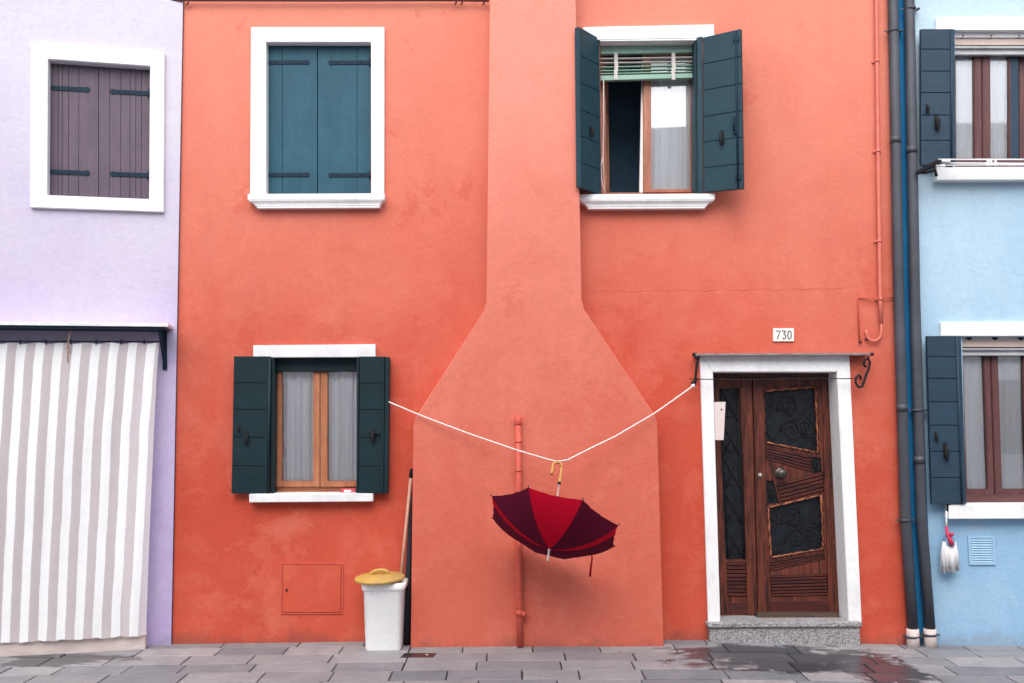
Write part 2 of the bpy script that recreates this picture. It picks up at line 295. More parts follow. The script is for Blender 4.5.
# ------------------------------------------------------------------ mesh builder
C = S.collection
class MB:
    def __init__(s): s.bm = bmesh.new(); s.uv = None; s.bev = []
    def prism(s, P, pts, f, b, mi=0, bev=0):
        n = len(pts); fr = [s.bm.verts.new(P.w(u, z, f)) for u, z in pts]; bk = [s.bm.verts.new(P.w(u, z, b)) for u, z in pts]
        fs = [s.bm.faces.new(fr), s.bm.faces.new(bk[::-1])]
        for i in range(n): fs.append(s.bm.faces.new((fr[i], bk[i], bk[(i+1) % n], fr[(i+1) % n])))
        for x in fs: x.material_index = mi
        if bev: 
            ed = list({e for x in fs for e in x.edges})
            r = bmesh.ops.bevel(s.bm, geom=ed, offset=bev, segments=2, affect='EDGES', profile=.6, clamp_overlap=True)
            for x in r['faces']: x.material_index = mi
        return s
    def box(s, P, u0, u1, z0, z1, f, b, mi=0, bev=0): return s.prism(P, [(u0, z0), (u1, z0), (u1, z1), (u0, z1)], f, b, mi, bev)
    def px(s, P, pts, f, b, mi=0, bev=0): return s.prism(P, P.q(pts, f), f, b, mi, bev)
    def ring(s, P, outer, inner, f, b, mi=0):
        n = len(outer); V = lambda pts, o: [s.bm.verts.new(P.w(u, z, o)) for u, z in pts]
        A, B, Cc, D = V(outer, f), V(inner, f), V(outer, b), V(inner, b)
        for i in range(n):
            j = (i+1) % n
            for q in ((A[i], A[j], B[j], B[i]), (Cc[j], Cc[i], D[i], D[j]), (A[j], A[i], Cc[i], Cc[j]), (B[i], B[j], D[j], D[i])):
                s.bm.faces.new(q).material_index = mi
        return s
    def tube(s, pts, r, n=10, mi=0, cap=True, rs=None):
        pts = [Vector(p) for p in pts]; rings = []; prev = None
        for i, p in enumerate(pts):
            d = (pts[min(i+1, len(pts)-1)]-pts[max(i-1, 0)]).normalized()
            if prev is None: a = d.orthogonal().normalized()
            else: a = (prev-d*prev.dot(d)).normalized()
            prev = a; c = d.cross(a); rr = rs[i] if rs else r
            rings.append([s.bm.verts.new(p+(a*math.cos(k*2*math.pi/n)+c*math.sin(k*2*math.pi/n))*rr) for k in range(n)])
        for i in range(len(rings)-1):
            for k in range(n):
                q = s.bm.faces.new((rings[i][k], rings[i][(k+1) % n], rings[i+1][(k+1) % n], rings[i+1][k])); q.material_index = mi; q.smooth = True
        if cap:
            s.bm.faces.new(rings[0][::-1]).material_index = mi; s.bm.faces.new(rings[-1]).material_index = mi
        return s
    def lathe(s, o, axis, prof, n=20, mi=0):
        """prof: list of (distance along axis, radius)"""
        axis = Vector(axis).normalized(); a = axis.orthogonal().normalized(); c = axis.cross(a); rg = []
        for h, r in prof: rg.append([s.bm.verts.new(Vector(o)+axis*h+(a*math.cos(k*2*math.pi/n)+c*math.sin(k*2*math.pi/n))*max(r, 1e-4)) for k in range(n)])
        for i in range(len(rg)-1):
            for k in range(n):
                q = s.bm.faces.new((rg[i][k], rg[i][(k+1) % n], rg[i+1][(k+1) % n], rg[i+1][k])); q.material_index = mi; q.smooth = True
        s.bm.faces.new(rg[0][::-1]).material_index = mi; s.bm.faces.new(rg[-1]).material_index = mi
        return s
    def build(s, name, mats, parent=None, bev=0, smooth=False, flat=False):
        bm = s.bm
        bmesh.ops.recalc_face_normals(bm, faces=bm.faces)
        if bev: bmesh.ops.bevel(bm, geom=[e for e in bm.edges if len(e.link_faces) == 2 and e.calc_face_angle(0) > .6], offset=bev, segments=2, affect='EDGES', clamp_overlap=True)
        co = [v.co for v in bm.verts]
        c = Vector(((min(v.x for v in co)+max(v.x for v in co))/2, (min(v.y for v in co)+max(v.y for v in co))/2, min(v.z for v in co)))
        bmesh.ops.translate(bm, verts=bm.verts, vec=-c)
        if smooth:
            for f in bm.faces: f.smooth = True
        me = bpy.data.meshes.new(name); bm.to_mesh(me); bm.free()
        if not isinstance(mats, (list, tuple)): mats = [mats]
        for m in mats: me.materials.append(m)
        o = bpy.data.objects.new(name, me); C.objects.link(o)
        WL[o.name] = c
        if parent: o.parent = parent; o.location = c-WL[parent.name]
        else: o.location = c
        return o
WL = {}
def thing(name, loc, label, cat, group=None):
    o = bpy.data.objects.new(name, None); o.empty_display_size = .1; C.objects.link(o); o.location = loc; WL[o.name] = Vector(loc)
    tag(o, label, cat, group); return o
def tag(o, label, cat, group=None):
    o['label'] = label; o['category'] = cat
    if group: o['group'] = group
    return o
def lab(o, label): o['label'] = label; return o
def struct(o): o['kind'] = 'structure'; return o
def lerp(a, b, t): return (a[0]+(b[0]-a[0])*t, a[1]+(b[1]-a[1])*t)
def qpt(q, s, t): return lerp(lerp(q[0], q[1], s), lerp(q[3], q[2], s), t)       # q = tl, tr, br, bl

# ground line of the facades as photographed (px -> height), the paving dips gently to both sides
_gx = [(-120, 646), (60, 646), (170, 644.5), (340, 642.3), (480, 640.6), (700, 640.3), (790, 642), (863, 644.2), (940, 645.8), (1100, 647)]
_gz = [FR.at(a, b) for a, b in _gx]
def gz(x):
    if x <= _gz[0][0]: return _gz[0][1]
    for (x0, z0), (x1, z1) in zip(_gz, _gz[1:]):
        if x <= x1: return z0+(z1-z0)*(x-x0)/(x1-x0)
    return _gz[-1][1]

# ================================================================== SETTING: ground
mb = MB(); xs = [-60, -20]+[-9+i*.6 for i in range(31)]+[20, 60]; ys = [-60, -14, -6, -3, -1, 8, 60]
vv = [[mb.bm.verts.new((x, y, gz(x)-.012)) for x in xs] for y in ys]
for j in range(len(ys)-1):
    for i in range(len(xs)-1): mb.bm.faces.new((vv[j][i], vv[j][i+1], vv[j+1][i+1], vv[j+1][i]))
struct(mb.build('ground', M['joint']))
mb = MB(); tl = mb.bm.faces.layers.float.new('tone_f'); y = .10; row = 0; tones = []
while y > -12.5:
    dpt = random.uniform(.235, .275); x = -9-random.random()*.6
    while x < 9:
        ln = random.choice((.42, .5, .56, .62, .55))*random.uniform(.93, 1.07); g = .0055; tl_, tr_ = random.uniform(-.0018, .0018), random.uniform(-.0018, .0018)
        x0, x1, y0, y1 = x+g, x+ln-g, y-dpt+g, y-g
        k = random.uniform(-.004, .004)
        top = [mb.bm.verts.new((a, b, gz(a)+c)) for a, b, c in ((x0, y0+k*.4, tl_), (x1, y0, tr_), (x1+k, y1, -tl_), (x0+k, y1, -tr_))]
        cx = (x0+x1)/2; cyy = (y0+y1)/2; e = .006
        inn = [mb.bm.verts.new((v.co.x+(e if v.co.x < cx else -e), v.co.y+(e if v.co.y < cyy else -e), v.co.z+.003)) for v in top]
        bot = [mb.bm.verts.new((v.co.x, v.co.y, v.co.z-.03)) for v in top]
        tone = min(1, max(0, random.gauss(.4, .24)))
        fs = [mb.bm.faces.new(inn)]
        for i in range(4):
            fs.append(mb.bm.faces.new((top[i], top[(i+1) % 4], inn[(i+1) % 4], inn[i]))); fs.append(mb.bm.faces.new((bot[i], bot[(i+1) % 4], top[(i+1) % 4], top[i])))
        for f in fs: f[tl] = tone
        x += ln
    y -= dpt; row += 1
pv = mb.build('paving', M['pave']); struct(pv)
# the paving material reads world positions: keep its origin at the world origin
for v in pv.data.vertices: v.co += pv.location
pv.location = (0, 0, 0)
a = pv.data.attributes.get('tone_f'); vals = [d.value for d in a.data]
pv.data.attributes.remove(a)
na = pv.data.attributes.new('tone', 'FLOAT', 'FACE')
for i, vv_ in enumerate(vals): na.data[i].value = vv_

# ================================================================== houses: wall shells with openings
ZT, ZB = 6.15, -.35
def facade(P, outer, holes, f, mi, mb, depth=.34, mi_r=None):
    """flat wall with holes; outer and holes are uz polygons; the reveals run back by depth"""
    pts = []; edges = []; 
    for poly in [outer]+holes:
        s0 = len(pts); pts += [Vector(p) for p in poly]; n = len(poly); edges += [(s0+i, s0+(i+1) % n) for i in range(n)]
    co, ed, fa, *_ = delaunay_2d_cdt(pts, edges, [], 1, 1e-5)
    def inside(p, poly):
        c = False
        for i in range(len(poly)):
            a, b = poly[i], poly[i-1]
            if (a[1] > p[1]) != (b[1] > p[1]) and p[0] < (b[0]-a[0])*(p[1]-a[1])/(b[1]-a[1])+a[0]: c = not c
        return c
    vs = [mb.bm.verts.new(P.w(c.x, c.y, f)) for c in co]
    for t in fa:
        cc = sum((co[i] for i in t), Vector((0, 0)))/len(t)
        if inside(cc, outer) and not any(inside(cc, h) for h in holes): mb.bm.faces.new([vs[i] for i in t]).material_index = mi
    for h in holes:
        n = len(h); A = [mb.bm.verts.new(P.w(u, z, f)) for u, z in h]; B = [mb.bm.verts.new(P.w(u, z, f-depth)) for u, z in h]
        for i in range(n): mb.bm.faces.new((A[i], A[(i+1) % n], B[(i+1) % n], B[i])).material_index = mi if mi_r is None else mi_r
def shell(P, u0, u1, depth, mb, mi):
    """back, sides and ceiling of a house so that its rooms are closed and dark"""
    c = [(u0, 0), (u1, 0), (u1, -depth), (u0, -depth)]
    for i in (1, 2, 3):
        a, b = c[i], c[(i+1) % 4]
        mb.bm.faces.new([mb.bm.verts.new(P.w(x[0], z, x[1])) for x, z in ((a, ZB), (b, ZB), (b, ZT), (a, ZT))]).material_index = mi
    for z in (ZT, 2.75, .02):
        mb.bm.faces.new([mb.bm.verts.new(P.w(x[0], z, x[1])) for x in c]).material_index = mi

# ---- orange house
OH = thing('orange_house', ((XC+XR)/2, 0, gz(0)), 'orange red plastered house with a flared outside chimney between two neighbours', 'house')
hUL = FR.q([(266, 43.5), (371, 43.5), (371, 194), (266, 194)]); hLL = FR.q([(272, 357), (361, 357), (360, 494), (273, 494)])
hUR = FR.q([(600, 40), (698, 39), (699, 193), (601, 195)]); hDR = FR.q([(708, 366), (843, 366), (855, 622), (715, 622)])
mb = MB(); facade(FR, [(XC, ZB), (XR, ZB), (XR, ZT), (XC, ZT)], [hUL, hLL, hUR, hDR], 0, 0, mb, .30); shell(FR, XC, XR, 5.5, mb, 1)
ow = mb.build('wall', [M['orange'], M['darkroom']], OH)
# chimney breast, drawn on its own front plane 0.22 m out
CO = .22
cpx = [(490.5, -110), (573.5, -110), (575.5, 0), (580, 300), (584, 309), (655.5, 416), (657.5, 424), (664.5, 652), (410, 652), (413.5, 426), (415, 418), (483, 312), (488, 302), (490, 0)]
cp = FR.q(cpx, CO)
cp[0] = (cp[0][0], ZT+.7); cp[1] = (cp[1][0], ZT+.7); cp[7] = (cp[7][0], ZB); cp[8] = (cp[8][0], ZB)
mb = MB(); mb.prism(FR, cp, CO, -.02, 0, .012); ch = mb.build('chimney', M['chim'], OH)
# roof
def roof(P, u0, u1, parent, mat):
    m = MB(); 
    a = [P.w(u0, ZT, .32), P.w(u1, ZT, .32), P.w(u1, ZT+1.3, -2.8), P.w(u0, ZT+1.3, -2.8), P.w(u1, ZT, -5.8), P.w(u0, ZT, -5.8)]
    v = [m.bm.verts.new(x) for x in a]; v2 = [m.bm.verts.new(x+Vector((0, 0, .08))) for x in a]
    for s, r in ((v, 1), (v2, 0)):
        m.bm.faces.new((s[0], s[1], s[2], s[3])); m.bm.faces.new((s[3], s[2], s[4], s[5]))
    for i, j in ((0, 1), (1, 2), (2, 4), (4, 5), (5, 3), (3, 0)): m.bm.faces.new((v[i], v[j], v2[j], v2[i]))
    return m.build('roof', mat, parent)
roof(FR, XC+.01, XR-.01, OH, M['rooftile'])

def hinge_strap(mb, P, u0, u1, z, off, h=.022, knob='l'):
    mb.box(P, min(u0, u1), max(u0, u1), z-h/2, z+h/2, off+.007, off-.004, 0)
    uk = u0; mb.tube([P.w(uk, z-.035, off+.006), P.w(uk, z+.035, off+.006)], .010, 8)
    for k in (.25, .55, .85): mb.lathe(P.w(u0+(u1-u0)*k, z, off+.006), P.n, [(0, .006), (.004, .005), (.005, .001)], 8)
    mb.lathe(P.w(u1, z, off-.004), P.n, [(0, h*.7), (.0105, h*.66)], 12)
def boards(mb, P, q, off, th, cuts, vertical=True, gap=.004):
    """boarded leaf: a backing and its boards; q tl,tr,br,bl in uz; cuts are fractions"""
    mb.prism(P, q, off-.008, off-th)
    c = [0]+list(cuts)+[1]
    w_ = (Vector(q[1])-Vector(q[0])).length if vertical else (Vector(q[3])-Vector(q[0])).length
    g = gap/w_/2
    for a, b in zip(c, c[1:]):
        a2 = a+(g if a > 0 else 0); b2 = b-(g if b < 1 else 0)
        if vertical: pts = [qpt(q, a2, 0), qpt(q, b2, 0), qpt(q, b2, 1), qpt(q, a2, 1)]
        else: pts = [qpt(q, 0, a2), qpt(q, 1, a2), qpt(q, 1, b2), qpt(q, 0, b2)]
        mb.prism(P, pts, off, off-.0085, 0, .0018)
def moulded_sill(mb, P, pxs, off, b=0):
    """pxs: top-left, top-right, bottom-right, bottom-left in px; three stepped mouldings"""
    tl_, tr_, br_, bl_ = [P.at(a, c, off) for a, c in pxs]
    prof = [(0, 0, 1), (.40, 0, 1), (.44, .06, .97), (.50, .12, .96), (.56, .30, .90), (.68, .62, .80), (.78, .78, .76), (.84, .80, .76), (.87, .95, .72), (1, 1, .71)]
    rg = []
    for t_, ins, o in prof:
        z = tl_[1]+(bl_[1]-tl_[1])*t_; l = tl_[0]+(bl_[0]-tl_[0])*ins; r_ = tr_[0]+(br_[0]-tr_[0])*ins; e = .006
        rg.append([mb.bm.verts.new(P.w(*p)) for p in ((l, z, b), (l, z, off*o-e), (l+e, z, off*o), (r_-e, z, off*o), (r_, z, off*o-e), (r_, z, b))])
    for A_, B_ in zip(rg, rg[1:]):
        for k in range(6): mb.bm.faces.new((A_[k], A_[(k+1) % 6], B_[(k+1) % 6], B_[k]))
    mb.bm.faces.new(rg[0][::-1]); mb.bm.faces.new(rg[-1])

# --- upper left window, teal shutters closed
W1 = thing('window', FR.w(*FR.at(317, 194)), 'x', 'x'); del W1['category']
W1.parent = OH; W1.location = WL[W1.name]-WL[OH.name]; lab(W1, 'window with closed teal shutters in a white frame, left of the chimney')
FO = .035
mb = MB(); mb.ring(FR, FR.q([(251, 27), (384.3, 27), (384, 195), (250, 195)], FO), FR.q([(266, 42), (371, 42), (371.3, 195), (266, 195)], FO), FO, -.06); mb.build('frame', M['white'], W1, .004)
mb = MB(); moulded_sill(mb, FR, [(247.5, 194), (384.5, 194), (379, 207.5), (256, 207.5)], .09); mb.build('sill', M['white'], W1)
q = FR.q([(265.5, 42), (317, 42), (317, 194.5), (265.5, 194.5)], -.05); mb = MB(); boards(mb, FR, q, -.05, .04, [.33]); mb.build('shutter', M['teal'], W1)
q = FR.q([(317.8, 42), (371.5, 42), (371.8, 194.5), (317.8, 194.5)], -.05); mb = MB(); boards(mb, FR, q, -.05, .04, [.73]); mb.build('shutter', M['teal'], W1)
for py in (62.5, 175):
    for a, b in ((267, 307), (370.5, 331)):
        u0, z = FR.at(a, py, -.05); u1, _ = FR.at(b, py, -.05); mb = MB(); hinge_strap(mb, FR, u0, u1, z, -.05, .032); mb.build('hinge', M['teali'], W1)

# --- generic casement bits
def sheet(P, q, off, amp, waves, mat, name, parent=None, nx=60, nz=8, seed=0, irregular=.5):
    rnd = random.Random(seed); ph = [rnd.uniform(0, 6.28) for _ in range(4)]
    m = MB(); g = []
    for j in range(nz+1):
        r = []
        for i in range(nx+1):
            s, t = i/nx, j/nz; u, z = qpt(q, s, t)
            d = amp*(math.sin(s*waves*6.283+ph[0]+.4*math.sin(t*3+ph[1]))+irregular*math.sin(s*waves*2.37*6.283+ph[2])+.5*math.sin(s*waves*.43*6.283+ph[3]+t))
            r.append(m.bm.verts.new(P.w(u, z, off+d)))
        g.append(r)
    for j in range(nz):
        for i in range(nx): m.bm.faces.new((g[j][i], g[j][i+1], g[j+1][i+1], g[j+1][i])).smooth = True
    return m.build(name, mat, parent)
def rail(mb, P, pts, f, b, bev=.003, mi=0): mb.px(P, pts, f, b, mi, bev)

def latch(mb, P, u, z, off, s=1.0):
    mb.box(P, u-.012*s, u+.012*s, z-.055*s, z+.05*s, off+.006, off-.002)
    mb.tube([P.w(u, z+.01*s, off+.006), P.w(u, z+.01*s, off+.035)], .007*s, 8)
    mb.lathe(P.w(u, z+.01*s, off+.03), Vector((0, 0, -1)), [(-.012*s, .006*s), (0, .014*s), (.03*s, .016*s), (.07*s, .009*s), (.085*s, .003*s)], 10)

# --- lower left window, dark green bi-fold shutters open
W2 = thing('window', FR.w(*FR.at(316, 494)), 'x', 'x'); del W2['category']
W2.parent = OH; W2.location = WL[W2.name]-WL[OH.name]; lab(W2, 'small window with open dark green shutters and wooden casements, above the wall hatch')
mb = MB(); mb.px(FR, [(253, 345.3), (375.5, 344.2), (375.5, 357), (253, 357.5)], .03, -.05, 0, .006); mb.build('lintel', M['whitestone'], W2)
mb = MB(); mb.px(FR, [(249, 494), (373, 493.5), (373, 501.5), (249, 502.5)], .085, -.24, 0, .006); mb.build('sill', M['whitestone'], W2)
D2 = -.11
mb = MB(); mb.ring(FR, FR.q([(270, 356), (362, 356), (362, 493), (270, 493)], D2), FR.q([(278.5, 371), (360, 371), (360, 486.5), (278.5, 486.5)], D2), D2, D2-.07)
mb.build('frame', M['woodx'], W2, .003)
for k, (x0, x1, p0, p1) in enumerate(((276, 319.8, 281.6, 313), (320.3, 361, 327.5, 357.5))):
    mb = MB(); mb.ring(FR, FR.q([(x0, 368), (x1, 368), (x1, 487), (x0, 487)], D2+.018), FR.q([(p0, 371.5), (p1, 371.5), (p1, 481), (p0, 481)], D2+.018), D2+.018, D2-.04); mb.build('casement', M['wood'], W2, .004)
    mb = MB(); mb.px(FR, [(p0-.8, 371), (p1+.8, 371), (p1+.8, 482), (p0-.8, 482)], D2-.008, D2-.013); mb.build('pane', M['glass'], W2)
mb = MB(); mb.px(FR, [(271, 357.5), (361, 357.5), (361, 371.5), (271, 371.5)], -.065, -.11, 0, .004); mb.px(FR, [(277, 368), (359, 368), (359, 371), (277, 371)], -.06, -.075)
mb.build('shutter_stop', M['green'], W2)
c2 = sheet(FR, FR.q([(278, 369), (319, 369), (319, 486), (278, 486)], D2-.09), D2-.045, .012, 4, M['sheer'], 'net_curtain', seed=1); tag(c2, 'white net curtain behind the left pane of the lower orange house window', 'curtain', 'net curtains behind the windows')
c2 = sheet(FR, FR.q([(321, 369), (361, 369), (361, 486), (321, 486)], D2-.09), D2-.045, .012, 4.3, M['sheer'], 'net_curtain', seed=2); tag(c2, 'white net curtain behind the right pane of the lower orange house window', 'curtain', 'net curtains behind the windows')
def hleaf(name, P, q, off, th, cuts, mat, parent, edge=None):
    mb = MB(); boards(mb, P, q, off, th, cuts, vertical=False, gap=.006); return mb.build(name, mat, parent)
cuts5 = [.196, .39, .592, .80]
# left outer leaf, lying nearly flat on the wall
A = FR.w(*FR.at(268, 425, .05), .05); B = FR.w(*FR.at(232.5, 425, .075), .075)
P1, w1 = leafplane(A, B); q = P1.q([(234, 356.3), (268, 356.3), (267.3, 494), (231.5, 493.5)], .0)
hleaf('shutter', P1, q, 0, .035, cuts5, M['green'], W2)
mb = MB(); u, z = P1.at(247, 437, 0); latch(mb, P1, u, z, 0, .9); mb.build('latch', M['iron'], W2)
mb = MB(); u, z = P1.at(239, 428, 0); latch(mb, P1, u, z, 0, .55); mb.build('latch', M['iron'], W2)
# left inner leaf, folded into the reveal
A = FR.w(*FR.at(268.8, 425, .055), .055); B = FR.w(*FR.at(277.5, 425, -.15), -.15)
P1, w1 = leafplane(A, B); zt = FR.at(268, 356.5, .05)[1]; zb = FR.at(268, 493.5, .03)[1]
mb = MB(); boards(mb, P1, [(0, zt), (w1, zt), (w1, zb), (0, zb)], .0, .03, cuts5, False, .006); mb.tube([P1.w(.004, zt, 0), P1.w(.004, zb, 0)], .012, 8); mb.build('shutter', M['green'], W2)
mb = MB(); u0 = hLL[0][0]; mb.prism(FR, [(u0+.001, hLL[0][1]-.01), (u0+.028, hLL[0][1]-.01), (u0+.030, hLL[3][1]+.004), (u0+.009, hLL[3][1]+.004)], .03, -.155, 0, .003); mb.build('shutter', M['green'], W2)
# right side
A = FR.w(*FR.at(359.5, 425, .055), .055); B = FR.w(*FR.at(384.3, 425, .085), .085)
P1, w1 = leafplane(A, B); q = P1.q([(360, 356.5), (384.5, 356.5), (384, 493.5), (358.6, 494)], 0)
hleaf('shutter', P1, q, 0, .035, cuts5, M['green'], W2)
mb = MB(); u, z = P1.at(373.5, 435, 0); latch(mb, P1, u, z, 0, 1.0); mb.tube([P1.w(u-.04, z+.02, .012), P1.w(u+.06, z+.01, .014)], .006, 6); mb.build('latch', M['iron'], W2)
mb = MB(); q = FR.q([(385, 357), (389.6, 357), (388, 493.3), (383.7, 493.3)], .10); mb.prism(FR, q, .10, .03, 0, .004); q = FR.q([(382.6, 357), (384.4, 357), (383.4, 493.3), (381.6, 493.3)], .108); mb.prism(FR, q, .108, .09, 0, .003)
mb.build('shutter', M['green'], W2)
A = FR.w(*FR.at(359.2, 425, .055), .055); B = FR.w(*FR.at(359.7, 425, -.15), -.15)
mb = MB(); q = FR.q([(356.8, 357), (359.3, 357), (358.2, 493.5), (356.2, 493.5)], .05); mb.prism(FR, q, .05, -.09, 0, .003); mb.build('shutter', M['green'], W2)
# packet on the sill
t = thing('packet', FR.w(*FR.at(348, 493, -.05), -.05), 'small red and white packet lying on the right end of the lower window sill', 'packet')
mb = MB(); mb.px(FR, [(341, 488.6), (355.5, 488.8), (355.5, 493.4), (341, 493.2)], -.03, -.09, 0, .003); mb.build('box', M['redbox'], t)
mb = MB(); mb.px(FR, [(344, 489.8), (351, 489.9), (351, 492), (344, 491.9)], -.0285, -.0325, 0); mb.build('packet_label', M['white'], t)

iw = MB(); iw.box(FR, XC+.05, XR-.05, .05, ZT-.05, -.85, -.95); lab(iw.build('added_partition', simple('added_wall_dim_blue', (.045, .10, .16), (.035, .08, .13), 2, .9, 0), OH), 'added dark wall standing in for the dim room behind the open window')  # wall added close behind the windows so the dim room is not black
# --- upper right window, open
W3 = thing('window', FR.w(*FR.at(648, 194)), 'x', 'x'); del W3['category']
W3.parent = OH; W3.location = WL[W3.name]-WL[OH.name]; lab(W3, 'half open window with splayed grey green shutters and a raised blind, right of the chimney')
mb = MB(); mb.px(FR, [(583, 27), (714, 24.3), (714.5, 37.5), (583, 40)], .05, -.20, 0, .005); mb.px(FR, [(600, 39), (698, 37), (698, 40), (600, 41)], .045, -.20); mb.build('lintel', M['white'], W3)
mb = MB(); moulded_sill(mb, FR, [(579, 194.3), (715, 192), (706, 206.5), (588, 208)], .11); mb.px(FR, [(600, 195.3), (699, 193.5), (699, 199), (600, 201)], -.001, -.28); mb.build('sill', M['white'], W3)
D3 = -.17
mb = MB(); mb.ring(FR, FR.q([(599, 38), (700, 36), (700, 196), (600, 196)], D3), FR.q([(602.5, 45), (697, 45), (697.5, 192.5), (603, 192.5)], D3), D3, D3-.07); mb.build('frame', M['woodp'], W3, .003)
mb = MB(); mb.ring(FR, FR.q([(643.3, 47), (697, 47), (697, 192.5), (643.5, 192.5)], D3+.02), FR.q([(651, 55), (690.5, 55), (690.5, 189), (651.5, 189)], D3+.02), D3+.02, D3-.04); mb.build('casement', M['woodp'], W3, .005)
mb = MB(); mb.px(FR, [(650, 54), (691, 54), (691, 190), (650, 190)], D3-.008, D3-.013); mb.build('pane', M['glass'], W3)
# the left casement stands open into the room
A = FR.w(*FR.at(603.5, 120, D3-.03), D3-.03); P1 = Pl(A.x, A.y, R(80))
zt, zb = FR.at(603, 47, D3)[1], FR.at(603, 192, D3)[1]
mb = MB(); mb.ring(P1, [(0, zt), (.36, zt), (.36, zb), (0, zb)], [(.06, zt-.06), (.30, zt-.06), (.30, zb+.06), (.06, zb+.06)], .02, -.02); mb.build('casement', M['woodp'], W3, .004)
c3 = sheet(FR, FR.q([(645, 50), (695, 50), (695, 191), (645, 191)], D3-.09), D3-.035, .007, 4.6, M['sheer'], 'net_curtain', seed=3); tag(c3, 'white net curtain behind the closed pane of the upper window right of the chimney', 'curtain', 'net curtains behind the windows')
c3 = sheet(FR, FR.q([(641.5, 60), (645, 60), (645, 192.5), (639, 192.5)], D3-.03), D3-.03, .006, 1.5, M['sheer'], 'curtain_edge', seed=4, nx=12); tag(c3, 'narrow strip of white curtain hanging in the open dark half of the upper window', 'curtain')
# venetian blind
BL = thing('venetian_blind', FR.w(*FR.at(649, 80, -.08), -.08), 'pale green slatted blind pulled up under the lintel of the upper right window', 'blind')
mb = MB(); mb.px(FR, [(600.5, 46.5), (697.5, 45.5), (697.5, 52), (600.5, 54)], -.07, -.12, 0, .003); mb.build('head_rail', M['blind'], BL)
mb = MB(); mb.px(FR, [(600.5, 75.5), (697.5, 73), (697.5, 77.5), (600.5, 80.5)], -.07, -.12, 0, .004); mb.build('bottom_rail', M['blind'], BL)
for k, yy in enumerate((58, 62.3, 66.6, 70.2, 73.2)):
    mb = MB(); sl_ = 1.6 if k < 2 else 2.2
    mb.px(FR, [(600.5, yy), (697.5, yy-sl_), (697.5, yy-sl_+.7), (600.5, yy+.7)], -.07, -.112); mb.build('slat', M['blind'] if k > 1 else M['tape'], BL)
for xx in (616, 673.5):
    mb = MB(); pts = [FR.w(*FR.at(xx+dx, yy, -.062), -.062) for dx, yy in ((0, 52.5), (0, 60), (.5, 67), (-.3, 73), (.2, 79.5))]
    for a, b in zip(pts, pts[1:]):
        v = [mb.bm.verts.new(p+Vector((dx, dy, 0))) for p in (a, b) for dx in (-.0155, .0155) for dy in (0, .004)]
        bmesh.ops.convex_hull(mb.bm, input=v)
    mb.build('ladder_tape', M['tape'], BL)
mb = MB(); mb.tube([FR.w(*FR.at(a, b, -.065), -.065) for a, b in ((603.5, 80), (603.7, 120), (603, 160), (604.8, 194.4))], .0042, 6); mb.build('cord', M['rope'], BL)
mb = MB(); mb.tube([FR.w(*FR.at(a, b, -.055), -.055) for a, b in ((602.5, 158), (600.8, 167), (601.6, 180), (605, 194.4))], .0042, 6); mb.build('cord', M['rope'], BL)
# shutters of the upper right window
A = FR.w(*FR.at(600.5, 120, .02), .02); B = FR.w(*FR.at(580.5, 120, .27), .27)
P1, w1 = leafplane(A, B); zt = FR.at(600.3, 38.5, .02)[1]; zb = FR.at(601, 194.3, .02)[1]
cuts6 = [.175, .345, .515, .68, .845]
mb = MB(); boards(mb, P1, [(0, zt), (w1, zt), (w1, zb), (0, zb)], 0, .035, cuts6, False, .005); mb.box(P1, -.012, -.001, zt-.002, zb+.002, .004, -.04, 0, .002)
lab(mb.build('shutter', M['greenup'], W3), 'shutter leaf jutting out beside the chimney')
mb = MB(); latch(mb, P1, w1*.45, zb+.50, 0, .9); mb.build('latch', M['iron'], W3)
A = FR.w(*FR.at(702, 120, .10), .10); B = FR.w(*FR.at(741, 120, .27), .27)
P1, w1 = leafplane(A, B); q = P1.q([(703, 37.5), (740.6, 28.8), (743, 188.5), (704.2, 192)], 0); mb = MB(); boards(mb, P1, q, 0, .035, cuts6, False, .006)
lab(mb.build('shutter', M['greenup'], W3), 'shutter leaf swung out to the right')
mb = MB(); a0, a1 = P1.at(735.8, 31, .01), P1.at(738, 188, .01); mb.tube([P1.w(*a0, .01), P1.w(*a1, .01)], .007, 8)
for s_ in (.05, .93): u, z = lerp(a0, a1, s_); mb.box(P1, u-.022, u+.022, z-.022, z+.022, .012, -.001, 0, .003)
u, z = lerp(a0, a1, .60); mb.box(P1, u-.035, u+.008, z-.07, z+.07, .016, -.001, 0, .003); mb.tube([P1.w(u-.02, z-.05, .02), P1.w(u-.03, z+.06, .03)], .007, 6)
mb.build('bolt', M['navyiron'], W3)
mb = MB(); u, z = P1.at(722.2, 137, 0); latch(mb, P1, u, z, 0, 1.1); mb.build('latch', M['iron'], W3)
mb = MB(); mb.px(FR, [(697.2, 37), (702.6, 36), (703.6, 192), (698.5, 193.5)], .10, -.10, 0, .006); mb.build('shutter', M['greenup'], W3)
mb = MB(); mb.px(FR, [(694.3, 41), (697.4, 40), (698.4, 192.5), (695, 192.5)], .03, -.14, 0, .004); mb.build('shutter', M['greenup'], W3)

